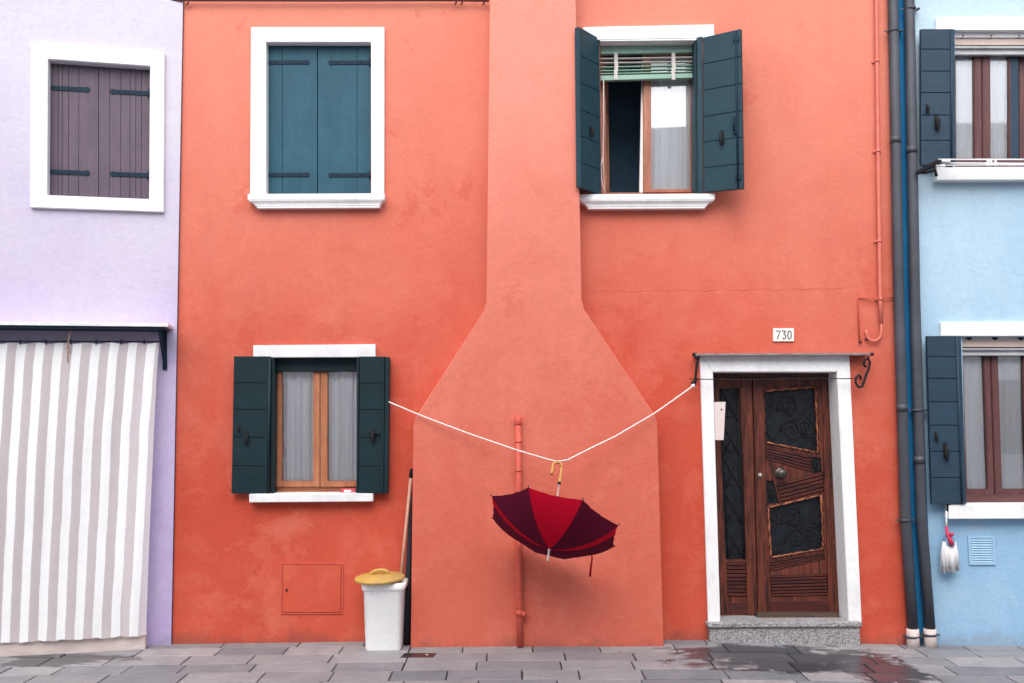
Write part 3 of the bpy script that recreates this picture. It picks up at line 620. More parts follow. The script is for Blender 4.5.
# --- door of the orange house
DR = thing('door', FR.w(*FR.at(777, 622, -.2), -.2), 'x', 'x'); del DR['category']
DR.parent = OH; DR.location = WL[DR.name]-WL[OH.name]; lab(DR, 'red brown carved wooden front door with dark glass in a white surround')
mb = MB(); o_ = FR.q([(700, 355), (849.5, 355), (862, 627), (708.4, 627)], .035); i_ = FR.q([(713, 372), (837, 372), (849, 627), (720.5, 627)], .035)
zb_ = FR.at(780, 624.5, .035)[1]
o_[2] = (o_[2][0], zb_); o_[3] = (o_[3][0], zb_); i_[2] = (i_[2][0]-.0, zb_); i_[3] = (i_[3][0], zb_)
mb.prism(FR, [o_[0], o_[1], (i_[1][0]+0, i_[1][1]), i_[0]], .035, -.22); mb.prism(FR, [o_[0], i_[0], i_[3], o_[3]], .035, -.22); mb.prism(FR, [i_[1], o_[1], o_[2], i_[2]], .035, -.22)
mb.build('door_surround', M['white'], DR, .005)
DD = -.20
def dq(pts): return FR.q(pts, DD)
# backing slab and the two leaves
mb = MB(); mb.px(FR, [(712, 370), (832, 370), (842, 622), (719, 622)], DD-.03, DD-.06); mb.build('door_panel', M['door'], DR)
def leaf(name, out, holes, th=.03, mat=None):
    m = MB(); O = FR.q(out, DD); Hs = [FR.q(h, DD) for h in holes]
    facade(FR, O, Hs, DD, 0, m, th); n = len(O)
    A = [m.bm.verts.new(FR.w(u, z, DD)) for u, z in O]; B = [m.bm.verts.new(FR.w(u, z, DD-th)) for u, z in O]
    for i in range(n): m.bm.faces.new((A[i], A[(i+1) % n], B[(i+1) % n], B[i]))
    return m.build(name, mat or M['door'], DR)
g1 = [(765, 391), (815.3, 387), (817.8, 452.5), (766.3, 442.5)]
g2 = [(768, 507.5), (821, 495), (823, 548.5), (770.8, 557.5)]
s1 = [(811.6, 456.5), (821, 458), (822, 474), (812.4, 473)]
s2 = [(766.2, 480.5), (773.8, 480.5), (779, 503), (767.3, 504.5)]
r1 = [(765.3, 446), (810.6, 456), (811.4, 472.5), (766, 459.5)]
r2 = [(776, 484), (823.5, 471.5), (824, 491.5), (781, 502.5)]
r3 = [(770, 561), (824, 552.5), (825, 559.5), (770, 572)]
r4 = [(770, 575.5), (827.5, 573.5), (829, 596), (771, 597.5)]
gl_ = [(718.6, 388.5), (739.6, 388.5), (746.3, 559.5), (725.6, 559.5)]
lf = [(725.8, 562.5), (747, 562.5), (748.6, 597), (727.6, 597)]
leaf('fixed_leaf', [(712.6, 377), (751.8, 377), (757.3, 617.5), (719.8, 617.5)], [gl_, lf])
leaf('main_leaf', [(752.6, 377), (830.6, 377), (839.4, 617.5), (757.9, 617.5)], [g1, g2, s1, s2, r1, r2, r3, r4])
def ribs(qd, n, depth, name='ribbed_panel'):
    m = MB(); q = FR.q(qd, DD)
    for k in range(n):
        a, b = (k+.08)/n, (k+.80)/n
        m.prism(FR, [qpt(q, .01, a), qpt(q, .99, a), qpt(q, .99, b), qpt(q, .01, b)], DD-.003, DD-.028, 0, .003)
    m.build(name, M['doorx'], DR)
for qd, n in ((r1, 5), (r2, 5), (r3, 4), (r4, 7), (lf, 9)): ribs(qd, n, 0)
# raised strips: seam cover, top rail, stile beads
mb = MB(); mb.px(FR, [(740.8, 378), (751.2, 378), (757, 616), (747.6, 616)], DD+.014, DD+.0005, 0, .004); mb.build('stile', M['door'], DR)
mb = MB(); mb.px(FR, [(753.2, 378), (763, 378), (768, 616), (758.3, 616)], DD+.012, DD+.0005, 0, .004); mb.build('stile', M['door'], DR)
mb = MB(); mb.px(FR, [(821.5, 380), (826.5, 380), (834.5, 614), (829, 614)], DD+.010, DD+.0005, 0, .003); mb.build('stile', M['door'], DR)
mb = MB(); mb.px(FR, [(712, 371), (831.5, 371), (831.7, 377.3), (712.3, 377.3)], DD+.02, DD-.03, 0, .003); mb.build('top_rail', M['doorx'], DR)
mb = MB(); mb.px(FR, [(729, 603), (748.6, 603), (749, 613), (729.6, 613)], DD+.006, DD+.0005, 0, .003); mb.px(FR, [(771, 601.5), (829, 600.5), (830, 612), (771.5, 613)], DD+.006, DD+.0005, 0, .003); mb.build('bottom_rail', M['doorx'], DR)
def pane_and_grille(qd, pattern, seed):
    m = MB(); m.px(FR, qd, DD-.018, DD-.026); m.build('dark_pane', M['darkglass'], DR)
    q = FR.q(qd, DD); rnd = random.Random(seed); m = MB()
    def cur(pts, r=.004): m.tube([FR.w(*qpt(q, s, t), DD-.008) for s, t in pts], r, 5)
    if pattern == 'big':
        for cx, cy, rr in ((.45, .30, .22), (.50, .72, .20), (.80, .62, .16)):
            cur([(cx+rr*(1-k/22)*math.cos(k*.62+cx*6), cy+rr*(1-k/22)*math.sin(k*.62+cx*6)) for k in range(20)])
        cur([(k/12, .12+.76*(k/12)+.10*math.sin(k*.9)) for k in range(13)]); cur([(k/12, .95-.8*(k/12)+.08*math.sin(k)) for k in range(13)])
        cur([(.08+.1*math.sin(k*.6), k/12) for k in range(13)]); cur([(.93+.05*math.sin(k*.9), k/12) for k in range(13)])
    elif pattern == 'tall':
        for k in range(5):
            t0 = k/5; sg = 1 if k % 2 else -1
            cur([(.5+sg*.38*math.cos(j*.55), t0+.1+.07*math.sin(j*.55)) for j in range(9)]); cur([(.1, t0), (.5, t0+.1), (.9, t0+.2)]); cur([(.9, t0), (.5, t0+.1), (.1, t0+.2)])
        cur([(.12, 0), (.12, 1)]); cur([(.88, 0), (.88, 1)])
    else:
        cur([(.5+.35*(1-k/16)*math.cos(k*.6), .5+.35*(1-k/16)*math.sin(k*.6)) for k in range(14)]); cur([(.1, .1), (.5, .9), (.9, .1)])
    m.build('grille', M['iron'], DR)
pane_and_grille(g1, 'big', 1); pane_and_grille(g2, 'big', 2); pane_and_grille(s1, 's', 3); pane_and_grille(s2, 's', 4); pane_and_grille(gl_, 'tall', 5)
def moulding(qd, sides, seed):
    rnd = random.Random(seed); q = FR.q(qd, DD); m = MB()
    for i in sides:
        a, b = Vector(q[i]), Vector(q[(i+1) % 4]); n = max(4, int((b-a).length/.035)); pts = []; rs = []
        for k in range(n+1):
            p = a+(b-a)*(k/n); pts.append(FR.w(p.x, p.y, DD+.004)); rs.append(rnd.uniform(.006, .0115))
        m.tube(pts, .006, 6, rs=rs)
    m.build('moulding', M['doorlite'], DR)
    m = MB()       # iron twine round the moulding
    for i in range(4):
        a, b = Vector(q[i]), Vector(q[(i+1) % 4]); L = (b-a).length; n = int(L/.02)
        d = (b-a)/L; pr = Vector((-d.y, d.x)); m.tube([FR.w(*(a+d*(k*L/n)+pr*(.009*math.sin(k*1.25+i))), DD+.011+.003*math.cos(k*1.25)) for k in range(n+1)], .0032, 5)
    m.build('iron_twine', M['iron'], DR)
moulding(g1, (0, 1, 2), 1); moulding(g2, (0, 1, 2, 3), 2)
u, z = FR.at(780, 473.3, DD); mb = MB()
mb.lathe(FR.w(u, z, DD), FR.n, [(-.01, .046), (.006, .048), (.012, .040), (.014, .022), (.05, .020), (.056, .036), (.070, .040), (.082, .033), (.088, .014), (.090, .002)], 24); mb.build('knob', simple('worn_bronze', (.10, .09, .085), (.05, .04, .035), 20, .35, .1, metal=.7), DR)
u, z = FR.at(760, 475.2, DD+.012); mb = MB(); mb.lathe(FR.w(u, z, DD+.012), FR.n, [(-.005, .019), (.006, .019), (.010, .012), (.02, .011), (.022, .003)], 16); mb.build('lock', M['steel'], DR)
mb = MB(); mb.px(FR, [(757, 613.5), (838.5, 613.5), (843.5, 624.5), (759, 624.5)], -.10, DD-.01, 0, .008); mb.build('weatherboard', M['sillwood'], DR)
# step
ST = thing('doorstep', FR.w(*FR.at(785, 645, .10), .10), 'speckled granite doorstep under the carved front door', 'step')
so_ = .10
zt = FR.at(785, 622.8, so_)[1]; zm = FR.at(785, 627.2, so_)[1]; u0 = FR.at(707.5, 625, so_)[0]; u1 = FR.at(862.5, 625, so_)[0]
mb = MB(); mb.box(FR, u0, u1, zm, zt, so_, -.26, 0, .006); mb.build('tread', M['granite'], ST)
mb = MB(); mb.box(FR, u0+.02, u1-.015, -.3, zm-.0005, so_-.02, -.2, 0, .003); mb.build('riser', M['granite'], ST)
# notice
NO = thing('notice', FR.w(*FR.at(719, 440, -.01), -.01), 'pale pink sheet of paper pinned at the left edge of the doorway', 'paper')
PN = Pl(*FR.w(*FR.at(714.3, 420, .02), .02).xy, R(-12))
mb = MB(); mb.px(PN, [(714, 402), (725.6, 401.8), (723.6, 440), (715.2, 440)], .004, .001); mb.build('sheet', M['paper'], NO)
mb = MB(); u, z = PN.at(721.5, 409.5, .004); mb.lathe(PN.w(u, z, .004), PN.n, [(0, .007), (.005, .006), (.006, .001)], 8); mb.build('pin', M['iron'], NO)
# number tile
NT = thing('house_number', FR.w(*FR.at(783, 341, .01), .01), 'white tile with dark number 730 on the wall above the door', 'number sign')
mb = MB(); q = FR.q([(773.2, 328.3), (794, 328.3), (794, 341.3), (773.2, 341.3)], .014); mb.prism(FR, q, .014, -.002, 0, .002); mb.build('tile', M['tile'], NT)
def digit(pts, r=.0036): 
    mb = MB(); mb.tube([FR.w(*qpt(q, s, t), .0152) for s, t in pts], r, 6)
    return mb
digit([(.14, .2), (.34, .2), (.26, .5), (.20, .82)]).build('numeral', M['ink'], NT)
pts = [(.42, .2), (.57, .2), (.60, .21), (.50, .44), (.56, .46)]+[(.525+.075*math.cos(a), .63+.19*math.sin(a)) for a in [R(x) for x in range(-60, 165, 22)]]
digit(pts).build('numeral', M['ink'], NT)
digit([(.785+.085*math.cos(a), .51+.31*math.sin(a)) for a in [R(x) for x in range(0, 361, 20)]]).build('numeral', M['ink'], NT)
# curtain rail over the door with scroll brackets and wire
CR = thing('door_rail', FR.w(*FR.at(783, 356, .1), .1), 'grey bar over the front door carried on black scroll brackets with a wire', 'rail')
mb = MB(); mb.px(FR, [(695.5, 353.3), (870.5, 352.8), (870.5, 355.2), (695.5, 355.6)], .11, .0, 0, .002); mb.build('bar', simple('weathered_grey_bar', (.30, .25, .25), (.20, .12, .12), 14, .8, .5, .003, (1, 4, 4)), CR)
def P3(px, py, off): return FR.w(*FR.at(px, py, off), off)
def scroll(pxs, offs, r=.008):
    pts = [P3(a, b, offs) for a, b in pxs]; m = MB(); m.tube(pts, r, 8); return m
sp = [(866, 367), (863.8, 364.5), (864.5, 360), (868, 358.5), (870, 362), (868.6, 369), (866.5, 374), (864.5, 380), (862.2, 386.5), (858.6, 387), (855.6, 383), (856, 377.5), (859, 375), (861, 377.5)]
m = scroll(sp, .10, .011); m.tube([P3(868, 357, .15), P3(868, 358.5, .10)], .010, 8); m.tube([P3(861, 378.8, .10), P3(861, 378.8, -.01)], .009, 8); m.build('bracket', M['iron'], CR)
sp = [(698.5, 357), (697, 364), (695.8, 374), (695, 385), (693.3, 387), (692, 384.5), (693, 381)]
m = scroll(sp, .14, .011); m.tube([P3(694.5, 357, .16), P3(700, 357, .16)], .012, 8); m.tube([P3(696.5, 379, .14), P3(696.5, 379, -.01)], .009, 8); m.build('bracket', M['iron'], CR)
mb = MB(); mb.tube([P3(690, 379, .12), P3(740, 379.6, .115), P3(800, 379, .11), P3(861, 378.5, .10)], .0038, 6); mb.build('wire', M['iron'], CR)
for xx in (694.8, 871.2):
    mb = MB(); p = P3(xx, 354.3, .09); mb.lathe(p-Vector((.02, 0, 0)), (1, 0, 0), [(0, .012), (.035, .014), (.04, .008)], 10); mb.build('end_cap', M['iron'], CR)
mb = MB(); rnd = random.Random(9); x_ = 592; pts = []
while x_ < 858:
    pts.append(P3(x_, 291.5-3.2*(x_-592)/266+rnd.uniform(-1.1, 1.1), .0005)); x_ += rnd.uniform(3, 8)
mb.tube(pts, .004, 5, rs=[rnd.uniform(.0005, .0030) for _ in pts]); mb.build('plaster_seam', M['orange'], OH)
# wall hatch
mb = MB(); q = FR.q([(280.8, 563), (343.4, 563), (342.6, 614.5), (280, 614.5)], .012)
def inset(q, d): return [(q[0][0]+d, q[0][1]-d), (q[1][0]-d, q[1][1]-d), (q[2][0]-d, q[2][1]+d), (q[3][0]+d, q[3][1]+d)]
mb.ring(FR, q, inset(q, .014), .008, -.01); h_ = thing('hatch', FR.w(*FR.at(312, 615)), 'x', 'x'); del h_['category']; h_.parent = OH; h_.location = WL[h_.name]-WL[OH.name]; lab(h_, 'square meter hatch painted the wall colour')
mb.build('frame', M['orpipe'], h_, .002)
mb = MB(); mb.prism(FR, inset(q, .018), .011, -.01, 0, .003); mb.build('cover', M['orange'], h_)
mb = MB(); u, z = FR.at(286.5, 590, .012); mb.lathe(FR.w(u, z, .011), FR.n, [(0, .011), (.004, .010), (.006, .003)], 10); mb.tube([FR.w(u, z-.012, .015), FR.w(u, z+.014, .015)], .004, 6); mb.build('lock', M['cable'], h_)
# pipe on the chimney
t = thing('wall_pipe', P3(520, 645, .25), 'thin orange painted pipe running up the chimney behind the umbrella', 'pipe')
ro = CO+.035
mb = MB(); mb.tube([P3(518.2, 420, ro), P3(518.6, 500, ro), P3(519.4, 600, ro), P3(519.9, 646.5, ro)], .0245, 16); mb.build('pipe', M['orpipe'], t)
mb = MB(); mb.tube([P3(518.1, 416.8, ro), P3(518.15, 418, ro), P3(518.2, 424, ro), P3(518.2, 425, ro)], .03, 16, rs=[.022, .03, .03, .026]); mb.build('collar', M['orpipe'], t)
mb = MB(); mb.tube([P3(518.3, 441, ro), P3(518.3, 442.5, ro)], .0275, 16); mb.build('joint', M['orpipe'], t); mb = MB(); mb.tube([P3(519.8, 616, ro), P3(519.8, 610, ro)], .029, 16); mb.build('joint', M['orpipe'], t); mb = MB(); mb.lathe(P3(520.5, 614, ro), (.9, -.5, 0), [(0, .018), (.03, .020), (.034, .026), (.044, .024), (.046, .004)], 12); mb.build('valve', M['orpipe'], t)
for yy in (470, 596):
    mb = MB(); mb.tube([P3(518.6 if yy < 500 else 519.3, yy, ro), P3(518.6 if yy < 500 else 519.3, yy+1.6, ro)], .027, 16); mb.box(FR, P3(519, yy, ro).x-.012, P3(519, yy, ro).x+.012, P3(519, yy, ro).z-.012, P3(519, yy, ro).z, CO+.02, CO-.002); mb.build('clamp', M['orpipe'], t)
# thin conduit at the right end of the orange wall
t = thing('wall_conduit', P3(877, 335, .03), 'thin pink orange conduit with a hooked end beside the grey downpipes', 'pipe')
mb = MB(); mb.tube([P3(875.6, -40, .03), P3(876.4, 0, .03), P3(877.3, 100, .03), P3(878.6, 200, .03), P3(880.2, 300, .03), P3(881, 323, .03)], .016, 12); mb.build('pipe', M['pinkpipe'], t)
mb = MB(); mb.tube([P3(881.2, 322, .03)]+[P3(873.8+7.6*math.cos(a), 332+9*math.sin(a), .03) for a in [R(x) for x in range(0, 171, 17)]]+[P3(866, 330, .03)], .010, 8); mb.build('hook', M['pinkpipe'], t)
for yy, xx in ((60, 877), (150, 878), (240, 879.2), (298, 880.2)):
    mb = MB(); p = P3(xx, yy, .03); mb.tube([p, p-Vector((0, 0, .018))], .020, 12); mb.box(FR, p.x-.035, p.x+.03, p.z-.016, p.z-.002, .014, -.002); mb.build('clip', M['pinkpipe'], t)
t = thing('wall_wire', P3(860, 342, .01), 'thin orange painted wire bent in a corner above the right scroll bracket', 'wire')
mb = MB(); mb.tube([P3(896, 297.6, .012), P3(878, 297.6, .045), P3(862, 297.6, .012), P3(858, 298, .012), P3(858, 301, .012), P3(859.5, 341, .012)], .0055, 6); mb.build('wire', M['orpipe'], t)
mb = MB(); mb.lathe(P3(860, 342, 0), FR.n, [(-.002, .013), (.02, .011), (.022, .003)], 8); mb.build('plug', M['cable'], t); mb = MB(); mb.lathe(P3(866, 339.5, 0), FR.n, [(-.002, .010), (.02, .008), (.022, .003)], 8); mb.build('plug', M['cable'], t)
# cable along the top of the facade
t = MB(); t.tube([P3(-60, -1.5, .04), P3(60, -.3, .04), P3(180, .3, .04), P3(330, .6, .04), P3(440, .2, .04), P3(489, .8, .05)], .010, 8)
tag(t.build('wall_cable', M['cable']), 'dark red cable running along the very top of the wall left of the chimney', 'cable')
for xx in (187, 455, 461, 483):
    mb = MB(); mb.tube([P3(xx, 0, .045), P3(xx+1.5, 3, .04), P3(xx-.5, 4.5, .03)], .007, 6); o = mb.build('cable_clip', M['cable']); 
    if True:
        par = [x for x in C.objects if x.name == 'wall_cable'][0]; o.parent = par; o.location = WL[o.name]-WL['wall_cable']

# ================================================================== LILAC HOUSE
LH = thing('lilac_house', LI.w(-2, 0, 0), 'pale lilac plastered house at the left edge with striped door curtain', 'house')
hW = LI.q([(48, 61), (150, 68), (149, 199), (47, 195)]); hD = LI.q([(-120, 350), (136, 350), (128, 634), (-120, 634)])
hD = [(hD[0][0], hD[1][1]), hD[1], (hD[1][0], hD[2][1]-.02), (hD[0][0], hD[2][1]-.02)]
mb = MB(); facade(LI, [(-7, ZB), (0, ZB), (0, ZT), (-7, ZT)], [hW, hD], 0, 0, mb, .3); shell(LI, -7, -.02, 5.2, mb, 1); mb.box(LI, -.06, 0, ZB, ZT, -.001, -.08); mb.build('wall', [M['lilac'], M['darkroom']], LH)
roof(LI, -7, -.02, LH, M['rooftile'])
W4 = thing('window', LI.w(*LI.at(98, 199)), 'x', 'x'); del W4['category']; W4.parent = LH; W4.location = WL[W4.name]-WL[LH.name]; lab(W4, 'window with closed mauve board shutters in a thick white frame')
mb = MB(); mb.ring(LI, LI.q([(31, 42), (164.4, 52), (163.5, 212), (30, 207.3)], .035), LI.q([(48, 59), (150.3, 66), (149.4, 199.3), (47, 195.3)], .035), .035, -.055); mb.build('frame', M['white'], W4, .004)
q = LI.q([(47, 57), (98.3, 60), (98.3, 198), (46.5, 196.5)], -.055); mb = MB(); boards(mb, LI, q, -.055, .035, [.22, .30, .42, .62]); mb.build('shutter', M['mauve'], W4)
q = LI.q([(98.9, 60), (151, 65), (150.5, 200.5), (98.9, 198)], -.055); mb = MB(); boards(mb, LI, q, -.055, .035, [.20, .42, .60, .71, .82]); mb.build('shutter', M['mauve'], W4)
for a, b, y0_, y1_ in ((49, 87, 87.5, 90), (149.3, 113, 93.5, 91.8), (48.3, 87, 171.5, 173.3), (148.8, 113, 175.5, 174)):
    P_ = LI; u0, z0 = P_.at(a, y0_, -.055); u1, z1 = P_.at(b, y1_, -.055); mb = MB(); hinge_strap(mb, P_, u0, u1, (z0+z1)/2, -.055, .036); mb.build('hinge', M['navyiron'], W4)
# door behind the curtain
mb = MB(); u0, u1 = hD[0][0], hD[1][0]; z0, z1 = hD[2][1], hD[0][1]
mb.box(LI, u0+.1, u1-.06, z0, z1-.05, -.16, -.2, 0, .004)
d_ = mb.build('door', M['woodb'], LH); lab(d_, 'brown door behind the striped curtain')
mb = MB(); mb.ring(LI, [(u0, z1), (u1, z1), (u1, z0), (u0, z0)], [(u0+.1, z1-.06), (u1-.07, z1-.06), (u1-.07, z0+.01), (u0+.1, z0+.01)], -.05, -.22); mb.build('door_frame', M['white'], LH)
# threshold
th = MB(); f_ = .10; tq = LI.q([(-80, 642.5), (145.5, 634.5), (145.5, 640.5), (-80, 650)], f_)
zt_ = tq[1][1]; th.box(LI, tq[0][0], tq[1][0], -.3, zt_, f_, -.2, 0, .008); tag(th.build('threshold', M['threshold']), 'long pale pink stone threshold under the striped curtain', 'step')
# canopy
CA = thing('door_canopy', LI.w(*LI.at(80, 326)), 'thin white edged canopy shelf above the striped curtain', 'canopy')
mb = MB(); zt_ = LI.at(166, 323.6, .26)[1]; zm_ = LI.at(166, 326.8, .26)[1]; zb2 = LI.at(166, 329.3, .26)[1]; ue = LI.at(168.6, 326, .26)[0]; ul = LI.at(-120, 326, .26)[0]
mb.box(LI, ul, ue, zm_, zt_, .27, .0, 0, .002); mb.build('slab', M['whitestone'], CA)
mb = MB(); mb.box(LI, ul, ue-.03, zb2, zm_-.001, .255, .0, 0, .002); mb.build('angle_iron', M['navyiron'], CA)
mb = MB(); 
def L3(px, py, off): return LI.w(*LI.at(px, py, off), off)
def bar(mb, P, a, b, w, th):
    a = Vector(a); b = Vector(b); d = (b-a).normalized(); s = d.cross(P.t).normalized()*th/2; t = P.t*w/2
    v = [mb.bm.verts.new(p+x*s+y*t) for p in (a, b) for x in (-1, 1) for y in (-1, 1)]; bmesh.ops.convex_hull(mb.bm, input=v)
bar(mb, LI, L3(164.8, 329, .006), L3(165, 370, .006), .034, .01)
bar(mb, LI, L3(159.4, 329.5, .23), L3(165, 366, .012), .022, .012)
bar(mb, LI, L3(161.8, 330, .12), L3(164.5, 347, .012), .018, .010)
mb.build('bracket', M['navyiron'], CA)
# curtain rod and hooks
RD = thing('curtain_rod', L3(80, 341, .13), 'thin dark rod with small hooks carrying the striped door curtain', 'curtain rod')
mb = MB(); mb.tube([L3(-110, 341.0, .13), L3(159, 341.8, .13), L3(160.5, 341, .06)], .0055, 8); mb.build('rod', M['navyiron'], RD)
for xx in (20, 46, 71, 96, 121, 144):
    mb = MB(); mb.tube([L3(xx, 339.6, .13), L3(xx+.3, 341, .137), L3(xx, 344.5, .136)], .0052, 6); mb.build('hook', M['navyiron'], RD)
# striped curtain
m = MB(); nx, nz = 150, 26; uvl = m.bm.loops.layers.uv.new('UVMap'); g = []; rnd = random.Random(3)
for j in range(nz+1):
    t_ = j/nz; r_ = []
    for i in range(nx+1):
        s_ = i/nx; xt = -110+(159.5+110)*s_; xb = -122+(146+122)*s_; yt = 342.5; yb = 644.5-(644.5-635.5)*max(0, (xb+20)/165) if xb > -20 else 645
        t2 = t_; sag = (1.4*math.sin(s_*math.pi*11)**2)*(1-t_)
        xx = xt+(xb-xt)*t2**.72; yy = yt+sag+(yb-yt)*t_
        off = .13+.004*math.sin(s_*47+1.0*t_)*(.35+.65*(1-t_))+.003*math.sin(s_*83+2+3*t_)+.006*math.sin(t_*7+s_*9)
        yy += t_**3*(.5*math.sin(s_*61)+.35*math.sin(s_*143+1)); u, z = LI.at(xx, yy, .13); r_.append((m.bm.verts.new(LI.w(u, z, off)), s_, t_))
    g.append(r_)
per = 18.45
for j in range(nz):
    for i in range(nx):
        cs = (g[j][i], g[j][i+1], g[j+1][i+1], g[j+1][i]); f = m.bm.faces.new([c[0] for c in cs]); f.smooth = True
        for lp, c in zip(f.loops, cs): lp[uvl].uv = ((-110+268.5*c[1]-15.5-151.4+.0*c[2])/per+20+.26*c[2]**.8, c[2])
cu = m.build('striped_curtain', M['stripe']); tag(cu, 'white and grey striped cloth curtain hanging over the lilac house door', 'curtain')
# loop of cord over the rod
mb = MB(); mb.tube([L3(a, b, o) for a, b, o in ((70.5, 330, .20), (69, 338, .18), (67, 346, .155), (67.5, 354, .155), (69.2, 352, .157), (69, 345, .157), (67.5, 350, .16), (68, 362.5, .16))], .0045, 6)
tag(mb.build('cord', simple('beige_cord', (.55, .33, .25), None, 30, .8, .2)), 'beige cord loop dangling from the canopy in front of the striped curtain', 'cord')

# ================================================================== BLUE HOUSE
XB1 = 8.0
BH = thing('blue_house', ((XR+XB1)/2, 0, 0), 'pale sky blue plastered house at the right edge', 'house')
hU = FR.q([(955, 30.5), (1075, 30), (1076, 168), (955, 168)]); hL = FR.q([(962, 337), (1080, 337), (1084, 505), (966, 505)])
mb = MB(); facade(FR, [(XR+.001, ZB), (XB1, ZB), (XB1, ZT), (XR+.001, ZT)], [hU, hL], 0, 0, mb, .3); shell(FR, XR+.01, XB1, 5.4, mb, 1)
us = FR.at(924, 412)[0]; mb.box(FR, XR+.002, us, ZB, ZT, .003, -.001, 2); mb.build('wall', [M['blue'], M['darkroom'], M['deepblue']], BH)
roof(FR, XR+.01, XB1, BH, M['rooftile'])
def blue_window(label, lint, sill, mull, right, yb_, top, sh, cuts, woodm, woodmx, dots, brack):
    W = thing('window', FR.w(*FR.at(990, sill[1])), 'x', 'x'); del W['category']; W.parent = BH; W.location = WL[W.name]-WL[BH.name]; lab(W, label)
    x0, ya, yc = lint; mb = MB(); mb.px(FR, [(x0, ya), (1090, ya-.5), (1090, yc), (x0, yc)], .035, -.02, 0, .005); mb.build('lintel', M['white'], W)
    x0s, ys_, ye = sill; mb = MB(); mb.px(FR, [(x0s, ys_), (1090, ys_-.5), (1090, ye-.5), (x0s, ye)], .09, -.2, 0, .006); mb.build('sill', M['white'], W)
    xl = mull[0]; d = -.10
    # blind box and rail at the top
    b0, b1, b2, b3 = top
    mb = MB(); mb.px(FR, [(xl-3, b0), (1085, b0), (1085, b1), (xl-3, b1)], -.04, -.095, 0, .004); mb.build('blind_box', M['beige'], W)
    mb = MB(); mb.px(FR, [(xl-3, b2), (1085, b2), (1085, b2+2), (xl-3, b2+2)], -.045, -.09); mb.px(FR, [(xl-3, b3-2.5), (1085, b3-2.5), (1085, b3), (xl-3, b3)], -.045, -.09, 0, .002); mb.px(FR, [(xl-3, b2+2), (1085, b2+2), (1085, b3-2), (xl-3, b3-2)], -.07, -.09)
    mb.build('blind_rail', M['greyrail'], W)
    for xx in dots:
        mb = MB(); mb.lathe(P3(xx, brack, -.04), FR.n, [(-.002, .020), (.014, .016), (.022, .006)], 8); mb.px(FR, [(xx-3, brack-1), (xx+3, brack-1), (xx+3, brack+1), (xx-3, brack+1)], -.035, -.04); mb.build('catch', M['navyiron'], W)
    # casements
    prs = mull[1]
    for (a, b, p0, p1) in prs:
        mb = MB(); s2_ = mull[2]
        mb.ring(FR, FR.q([(a, b3-1), (b, b3-1), (b+s2_, yb_), (a+s2_, yb_)], d), FR.q([(p0, b3+.5), (p1, b3+.5), (p1+s2_, right), (p0+s2_, right)], d), d, d-.06); mb.build('casement', woodm, W, .005)
        mb = MB(); mb.px(FR, [(p0-.7, b3), (p1+.7, b3), (p1+s2_+.7, right+1), (p0+s2_-.7, right+1)], d-.02, d-.025); mb.build('pane', M['glass'], W)
    mb = MB(); mb.px(FR, [(xl-3, yb_-.5), (1085, yb_-.5), (1085, sill[1]+1), (xl-3, sill[1]+1)], d+.02, d-.08, 0, .004); mb.build('bottom_rail', woodmx, W)
    # shutter
    (sx0, sx1, sx2, sy0, sx3, sx4, sy1) = sh
    mb = MB(); q = FR.q([(sx0, sy0), (sx1, sy0), (sx4-4.5, sy1), (sx3, sy1)], .10); boards(mb, FR, q, .10, .035, cuts, False, .008); mb.build('shutter', M['slate'], W)
    mb = MB(); mb.px(FR, [(sx1+.2, sy0), (sx2, sy0), (sx4, sy1), (sx4-4.3, sy1)], .105, -.02, 0, .004); mb.tube([P3(sx1+.2, sy0+.3, .105), P3(sx4-4.3, sy1-.3, .105)], .009, 8); mb.build('shutter', M['slate'], W)
    ym = sy0+(sy1-sy0)*.68; xm = sx0+(sx1-sx0)*.5+(sx3-sx0)*.68
    mb = MB(); u, z = FR.at(xm, ym, .10); latch(mb, FR, u, z, .10, 1.25); mb.build('latch', M['iron'], W)
    mb = MB(); u, z = FR.at(xm-9.5, ym-13 if ym < 300 else ym-14, .10); latch(mb, FR, u, z, .10, .7); mb.build('latch', M['iron'], W)
    return W
blue_window('upper window with one open slate blue shutter leaf and mauve casements', (936.5, 17, 30), (937, 167, 180), (955, [(951, 981.5, 956, 974), (982.3, 1011, 990.5, 1009)], .5), 158, 160.5, (37, 45, 46, 54.5),
    (921, 951.3, 954.8, 29, 921.3, 956, 165), [.15, .312, .47, .635, .82], M['woodb'], M['woodbx'], (962, 990, 1018), 36.5)
blue_window('lower window with one open slate blue shutter leaf and brown casements', (941, 322, 336), (949, 504.5, 519), (962, [(957, 990, 963, 983.5), (990.8, 1030, 998, 1022.5)], 4.5), 489, 495, (337, 347, 348, 355.5),
    (927, 956.5, 961, 336, 932, 966.5, 504), [.125, .255, .395, .535, .69, .845], M['woodb'], M['woodbx'], (969, 995, 1021), 338)
